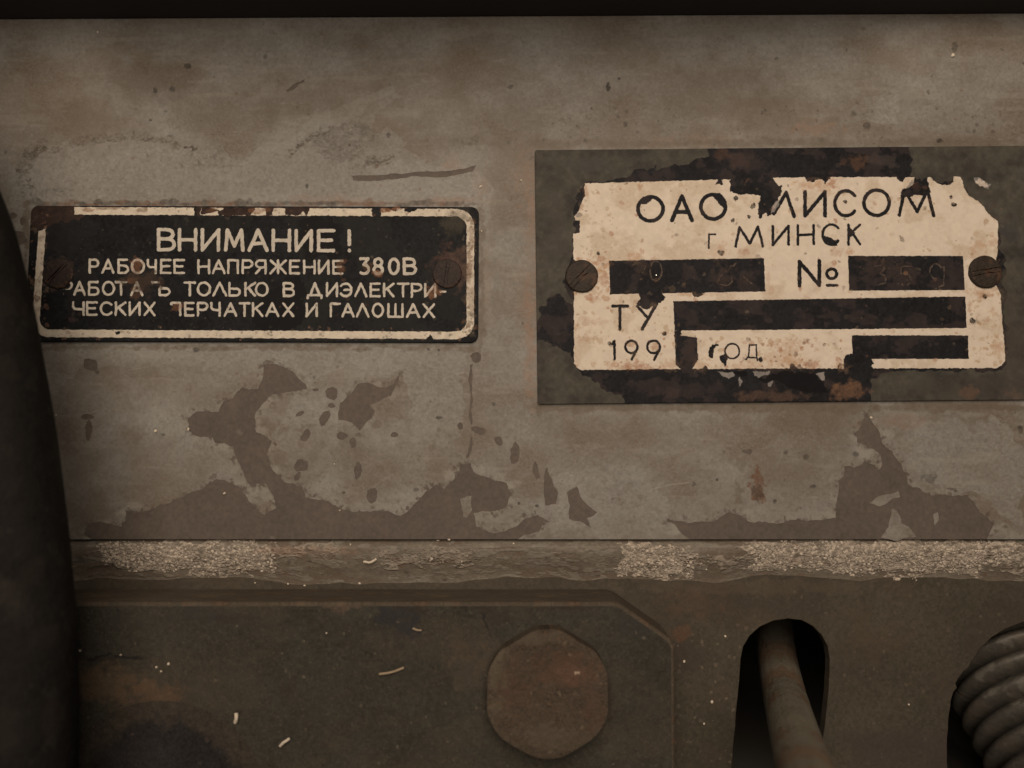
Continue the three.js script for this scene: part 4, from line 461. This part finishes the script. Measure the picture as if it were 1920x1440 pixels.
// ---------------------------------------------------------------- the big hexagon bolt on the bracket
{
  const H = 3.6 * MM, R = P(1141, 1305, BRZ + H).x - P(1027, 1305, BRZ + H).x, hex = new THREE.CylinderGeometry(R / Math.cos(Math.PI / 6), R / Math.cos(Math.PI / 6), H, 6); hex.rotateX(Math.PI / 2); hex.translate(0, 0, H / 2);
  const dome = new THREE.LatheGeometry([[0, -0.001], [R * 1.3, -0.001], [R * 1.3, H * 0.1], [R * 1.13, H * 0.5], [R * 1.05, H * 0.78], [R * 0.96, H * 0.94], [R * 0.84, H], [R * 0.5, H * 1.015], [0, H * 1.02]].map((p) => new THREE.Vector2(...p)), 64); dome.rotateX(Math.PI / 2);
  const a = new Brush(new THREE.ExtrudeGeometry(new THREE.Shape(Array.from({ length: 72 }, (_, i) => { const q = (i / 72) * 2 * Math.PI, s = ((q % (Math.PI / 3)) + Math.PI / 3) % (Math.PI / 3) - Math.PI / 6; const hexr = R / Math.cos(((q + Math.PI / 6) % (Math.PI / 3)) - Math.PI / 6), r = Math.min(hexr, R * 1.045) * (1 + 0.012 * (vn(i * 0.3, 4, 3) - 0.5)); return new THREE.Vector2(Math.cos(q) * r, Math.sin(q) * r); })), { depth: H * 1.1, bevelEnabled: false })), b = new Brush(dome); a.updateMatrixWorld(); b.updateMatrixWorld();
  let g = csg.evaluate(a, b, INTERSECTION).geometry; g = g.index ? g.toNonIndexed() : g; g = toCreasedNormals(g, 0.75); planarUV(g, -R * 1.2, -R * 1.2, R * 2.4, R * 2.4);
  const t = new Tex(512, 512, flat, 1).base([0.055, 0.043, 0.033], 0.3, 80, 7); const C = (x, y) => [256 + ((x - 1027) / 114) * 213, 256 + ((y - 1300) / 114) * 213];
  const st = (x, y, r1, r2, c, al, o) => { const [u, v] = C(x, y); t.stain(u, v, r1 * 1.87, r2 * 1.87, c, al, { hard: 0.15, rag: 1, scale: 26, ...o }); };
  st(1050, 1250, 60, 30, [0.074, 0.046, 0.034], 0.7); st(1075, 1265, 36, 18, [0.095, 0.057, 0.042], 0.6); st(960, 1290, 30, 50, [0.074, 0.048, 0.036], 0.4); st(1115, 1330, 26, 40, [0.08, 0.052, 0.038], 0.4); st(1030, 1380, 80, 30, [0.078, 0.067, 0.052], 0.6); st(930, 1250, 20, 70, [0.09, 0.078, 0.058], 0.6); st(990, 1195, 70, 14, [0.08, 0.068, 0.052], 0.5); st(1083, 1258, 5, 4, [0.4, 0.33, 0.26], 0.7, { hard: 0.7, scale: 5 });
  t.specks(260, [0, 0, 512, 512], [1.5, 9], [DARK, RUST, [0.15, 0.12, 0.09]], 0.45); t.bumps(0.25, 60, 2).bumps(0.14, 14, 3).bumps(0.06, 4, 5);
  const p = P(1027, 1304, BRZ + H), bolt = single('hex_bolt', g, t.material({ roughness: 0.8, specularIntensity: 0.3 }), 'big rusty brown hexagon bolt head on the grimy bracket', 'bolt'); bolt.position.set(p.x, p.y, BRZ + 0.01 * MM);
}

// ---------------------------------------------------------------- round dark cap low on the bracket
{
  const c = P(285, 1540, BRZ + 2 * MM), R = P(497, 1540, BRZ + 2 * MM).x - c.x;
  const g = new THREE.LatheGeometry([[0, 0.25], [0.70, 0.25], [0.80, 0.22], [0.86, 0.14], [0.92, 0.1], [0.97, 0.04], [1, 0.01], [1, 0], [0, 0]].reverse().map(([r, z]) => new THREE.Vector2(r * R, z * MM)), 96); g.rotateX(Math.PI / 2);
  planarUV(g, -R, -R, 2 * R, 2 * R);
  const t = new Tex(512, 512, flat, 1).base([0.018, 0.017, 0.018], 0.35, 70, 3); const m = new Float32Array(512 * 512); t.each((i, x, y) => { const d = Math.hypot(x - 256, y - 256) / 256 + 0.3 * (fbm(x / 30, y / 30, 4, 4) - 0.5); m[i] = sstep(0.72, 0.88, d) * (0.5 + 0.8 * vn(x / 3, y / 3, 7)); }); t.lay(m, [0.040, 0.034, 0.028], 0.9, 0.4); t.specks(200, [0, 0, 512, 512], [1, 6], [[0.08, 0.06, 0.05], DARK], 0.5); t.bumps(0.2, 40, 2).bumps(0.06, 6, 3);
  const cap = single('round_cap', g, t.material({ roughness: 0.8, specularIntensity: 0.25 }), 'dark round cap with a brown rim low on the bracket beside the black cable', 'cap'); cap.position.set(c.x, c.y, BRZ + 0.01 * MM);
}

// ---------------------------------------------------------------- cable, pipe and ribbed hose
function sweep(curve, n, seg, radius, uLen) {
  const fr = curve.computeFrenetFrames(n, false), pos = [], uv = [], idx = [], L = curve.getLength();
  for (let i = 0; i <= n; i++) { const s = i / n, p = curve.getPointAt(s); for (let j = 0; j <= seg; j++) { const a = (j / seg) * 2 * Math.PI, r = radius(s * L, a), c = Math.cos(a) * r, d = Math.sin(a) * r, N = fr.normals[i], B = fr.binormals[i]; pos.push(p.x + c * N.x + d * B.x, p.y + c * N.y + d * B.y, p.z + c * N.z + d * B.z); uv.push((j / seg) * 2, (s * L) / uLen); } }
  for (let i = 0; i < n; i++) for (let j = 0; j < seg; j++) { const a = i * (seg + 1) + j, b = a + seg + 1; idx.push(a, a + 1, b, b, a + 1, b + 1); }
  const g = new THREE.BufferGeometry(); g.setAttribute('position', new THREE.Float32BufferAttribute(pos, 3)); g.setAttribute('uv', new THREE.Float32BufferAttribute(uv, 2)); g.setIndex(idx); g.computeVertexNormals(); return g;
}
{
  const z = 27 * MM, R = 7.4 * MM, edge = [[-175, 60], [-75, 220], [0, 390], [35, 520], [62, 650], [88, 800], [108, 950], [123, 1100], [130, 1200], [133, 1300], [131, 1440], [120, 1560]].map(([x, y]) => P(x, y, z));
  const mid = edge.map((p, i) => { const a = edge[Math.max(0, i - 1)], b = edge[Math.min(edge.length - 1, i + 1)], tx = b.x - a.x, ty = b.y - a.y, l = Math.hypot(tx, ty); return new THREE.Vector3(p.x + (ty / l) * R, p.y - (tx / l) * R, z); });
  const t = swatch(512, 1, [0.009, 0.0083, 0.0083], 0.3, (t) => { t.specks(130, [0, 0, 512, 512], [3, 40], [[0.026, 0.024, 0.02], [0.012, 0.011, 0.011], [0.022, 0.018, 0.016]], 0.4); t.bumps(0.15, 30, 2); });
  single('black_cable', sweep(new THREE.CatmullRomCurve3(mid), 120, 36, (s, a) => R * (1 + 0.012 * (vn(s * 300, a * 2, 3) - 0.5)), 30 * MM), t.material({ roughness: 0.75, specularIntensity: 0.2 }), 'thick black rubber cable running down in front of the warning plate', 'cable');
}
{
  const pts = [[1452, 1170, -34], [1456, 1225, -21], [1469, 1295, -8], [1487, 1365, 9], [1508, 1440, 25], [1532, 1520, 40]].map(([x, y, z]) => P(x, y, z * MM));
  const t = swatch(512, 1, [0.112, 0.105, 0.083], 0.22, (t) => { for (let i = 0; i < 9; i++) t.stain(rr(0, 512), rr(0, 512), rr(50, 110), rr(60, 120), [[0.105, 0.066, 0.042], [0.125, 0.088, 0.06], [0.08, 0.05, 0.035]][i % 3], 0.7, { hard: 0.3, rag: 1.1, scale: 28 }); t.specks(120, [0, 0, 512, 512], [2, 10], [DIRT, RUST], 0.5); t.bumps(0.12, 24, 2); });
  single('bent_pipe', sweep(new THREE.CatmullRomCurve3(pts), 90, 32, (s, a) => 3.55 * MM * (1 + 0.02 * (vn(s * 400, a * 2, 5) - 0.5)), 24 * MM), t.material({ roughness: 0.6 }), 'pale rust-stained pipe coming out of the slot in the lower panel', 'pipe');
}
{
  const a = P(2030, 1448, LOWZ), dir = new THREE.Vector3(0.06, -0.70, 0.71).normalize(), pts = [-30, -16, -5, 5, 16, 30, 46].map((d) => a.clone().addScaledVector(dir, d * MM));
  const t = swatch(512, 1, [0.056, 0.053, 0.047], 0.2, (t) => { t.specks(200, [0, 0, 512, 512], [2, 26], [[0.10, 0.085, 0.07], [0.18, 0.17, 0.15], DIRT], 0.4); t.bumps(0.08, 20, 2); });
  const pitch = 3.5 * MM, g = sweep(new THREE.CatmullRomCurve3(pts), 420, 72, (s, q) => { const f = ((s + 0.4 * MM) / pitch) % 1, c = Math.abs(f - 0.5) * 2; return 10.3 * MM + 3.0 * MM * Math.sqrt(clamp(1 - Math.pow(c / 0.86, 2))) * (1 + 0.06 * (vn(s * 200, q * 1.5, 8) - 0.5)); }, 30 * MM);
  single('ribbed_hose', g, t.material({ roughness: 0.55 }), 'grey ribbed hose coming out of the round opening in the lower panel', 'hose');
}

// ---------------------------------------------------------------- crumbs and fibres lying on the metal
{
  const pale = new THREE.MeshStandardMaterial({ color: new THREE.Color(0.50, 0.45, 0.38), roughness: 0.7 }), straw = new THREE.MeshStandardMaterial({ color: new THREE.Color(0.26, 0.205, 0.145), roughness: 0.8 });
  const surf = (px, py) => (py > 1129 ? (px < 1262 ? BRZ : LOWZ) : py > 1012 ? null : FILM);
  const crumb = (px, py, w, h, turn, label) => {
    let z = surf(px, py); if (z === null) z = beadAt(P(px, py, 1.5 * MM).x, clamp((py - 1013) / 86))[1];
    const s = S * 0.68, g = new THREE.IcosahedronGeometry(1, 1), p = g.attributes.position, off = rr(0, 50); for (let i = 0; i < p.count; i++) { const q = 0.8 + 0.45 * vn(p.getX(i) * 2 + off, p.getY(i) * 2 + p.getZ(i) * 2 + 9, 3); p.setXYZ(i, p.getX(i) * q, p.getY(i) * q, p.getZ(i) * q); } g.scale((w / 2) * s, (h / 2) * s, Math.min(w, h) * 0.4 * s); g.rotateZ(-turn); g.computeVertexNormals();
    const c = P(px, py, z + 0.1 * MM), o = single('paint_crumb', g, pale, label, 'crumb', { group: 'pale paint crumbs' }); o.position.set(c.x, c.y, z + Math.min(w, h) * 0.3 * s);
  };
  for (const [x, y, w, h, turn, label] of [
    [292, 808, 8, 9, 0.4, 'pale paint crumb on clean paint left of the large flaked patch'], [353, 805, 6, 9, 0.2, 'pale paint crumb at the blunt left tip of the large flaked patch'], [421, 925, 8, 6, -0.5, 'pale paint crumb inside the low brown flaked patch under its peak'],
    [1633, 783, 7, 7, 0, 'pale paint crumb on the peak of the flaked patch under the nameplate'], [1786, 104, 9, 12, 0.5, 'largest pale paint crumb, on the panel above the nameplate'], [183, 60, 5, 6, 0, 'tiny pale paint crumb just under the dark lip'],
    [901, 350, 9, 5, -0.6, 'flat pale paint crumb below the end of the long dark scratch'], [977, 338, 5, 5, 0, 'tiny pale paint crumb beside the upper corner of the nameplate'], [903, 433, 4, 5, 0, 'tiny pale paint crumb against the right edge of the warning plate'],
    [105, 778, 4, 5, 0, 'tiny pale paint crumb on the panel beside the black cable'], [627, 870, 4, 4, 0, 'tiny pale paint crumb among the small paint chips'], [637, 957, 4, 4, 0, 'tiny pale paint crumb on the lower rim of the large flaked patch'],
    [150, 1220, 6, 5, 0, 'pale crumb on the bracket between the cable and a dark scratch'], [226, 1228, 5, 4, 0, 'tiny pale crumb on the dark scratch of the bracket'], [316, 1245, 6, 7, 0.4, 'largest of three pale crumbs clustered on the bracket'], [302, 1259, 5, 4, 0, 'lowest of three pale crumbs clustered on the bracket'], [293, 1251, 5, 5, 0, 'pale crumb of the clustered three, nearest the dark scratch'], [612, 1187, 4, 4, 0, 'single tiny pale crumb high on the middle of the bracket'],
    [822, 1014, 12, 5, 0.3, 'flat pale flake lying in the crease above the weld bead'], [842, 1012, 7, 5, 0, 'round pale crumb in the crease beside the flat flake'], [657, 1021, 4, 6, 0, 'tiny pale crumb at the top of the weld above the curved sliver'], [963, 1019, 5, 5, 0, 'tiny pale crumb at the top of the weld under the small flakes'], [674, 1094, 7, 5, 0.5, 'pale crumb at the foot of the weld under the curved sliver'], [128, 1076, 8, 5, 0.6, 'pale crumb on the weld bead against the black cable'],
    [540, 1095, 5, 5, 0, 'tiny pale crumb at the weld foot, nearer the crust of a pair'], [571, 1098, 6, 5, 0, 'tiny pale crumb at the weld foot, nearer the sliver of a pair'], [478, 1093, 4, 4, 0, 'tiny pale crumb at the foot of the weld below the crust'],
    [1360, 1193, 5, 6, 0, 'pale crumb on the lower panel beside the top of the slot'], [1335, 1316, 7, 9, 0.3, 'largest pale crumb on the lower panel between bracket and slot'], [1320, 1357, 5, 6, 0, 'small pale crumb below the largest one between bracket and slot'], [1704, 1321, 5, 5, 0, 'pale crumb on the lower panel between slot and ribbed hose'], [1283, 1240, 6, 8, 0, 'pale crumb on the lower panel against the bracket edge'],
  ]) crumb(x, y, w, h, turn, label);
  const fibre = (ends, r, mat, label, bend = 0.1) => { const [a, b] = ends.map(([x, y]) => { let z = surf(x, y); if (z === null) z = beadAt(P(x, y, 1.5 * MM).x, clamp((y - 1013) / 86))[1]; return P(x, y, z + r * MM); }), m = a.clone().add(b).multiplyScalar(0.5); m.x += (b.y - a.y) * bend; m.y -= (b.x - a.x) * bend; m.z += r * MM * 0.8; const g = sweep(new THREE.CatmullRomCurve3([a, m, b]), 12, 8, (s, q) => r * MM * (0.75 + 0.3 * vn(s * 3000, q, 4)), 10 * MM); single('fibre', g, mat, label, 'fibre', { group: 'loose fibres' }); };
  fibre([[441, 1355], [443, 1337]], 0.30, pale, 'short white sliver lying upright on the bracket above the slanted one', 0.12);
  fibre([[525, 1399], [543, 1385]], 0.24, pale, 'short white slanted sliver lying low on the bracket', -0.06);
  fibre([[711, 1264], [757, 1252]], 0.20, straw, 'longest straw coloured fibre lying on the bracket', 0.04);
  fibre([[774, 1178], [790, 1182]], 0.16, straw, 'short straw coloured fibre near the top of the bracket', 0.05);
  fibre([[682, 1053], [706, 1048]], 0.22, pale, 'pale curved sliver lying on the weld bead', 0.15);
}

// ---------------------------------------------------------------- the work lamp that lights the cabinet, behind and above the photographer
{
  const l = thing('work_lamp', 'square work lamp hanging above the cabinet', 'lamp', LAMP.at); l.lookAt(...LAMP.aim);
  const metal = new THREE.MeshStandardMaterial({ color: new THREE.Color(0.1, 0.1, 0.1), roughness: 0.6 });
  const back = new RoundedBoxGeometry(LAMP.w + 0.02, LAMP.h + 0.02, 0.03, 3, 0.006); back.translate(0, 0, -0.022); part(l, 'housing', back, metal);
  const face = new THREE.BoxGeometry(LAMP.w, LAMP.h, 0.004); face.translate(0, 0, -0.004); part(l, 'lamp_diffuser', face, new THREE.MeshStandardMaterial({ color: new THREE.Color(0.8, 0.76, 0.7), emissive: new THREE.Color(...LAMP.color), emissiveIntensity: 1.0, roughness: 0.5 }));
}
renderer.render(scene, camera);
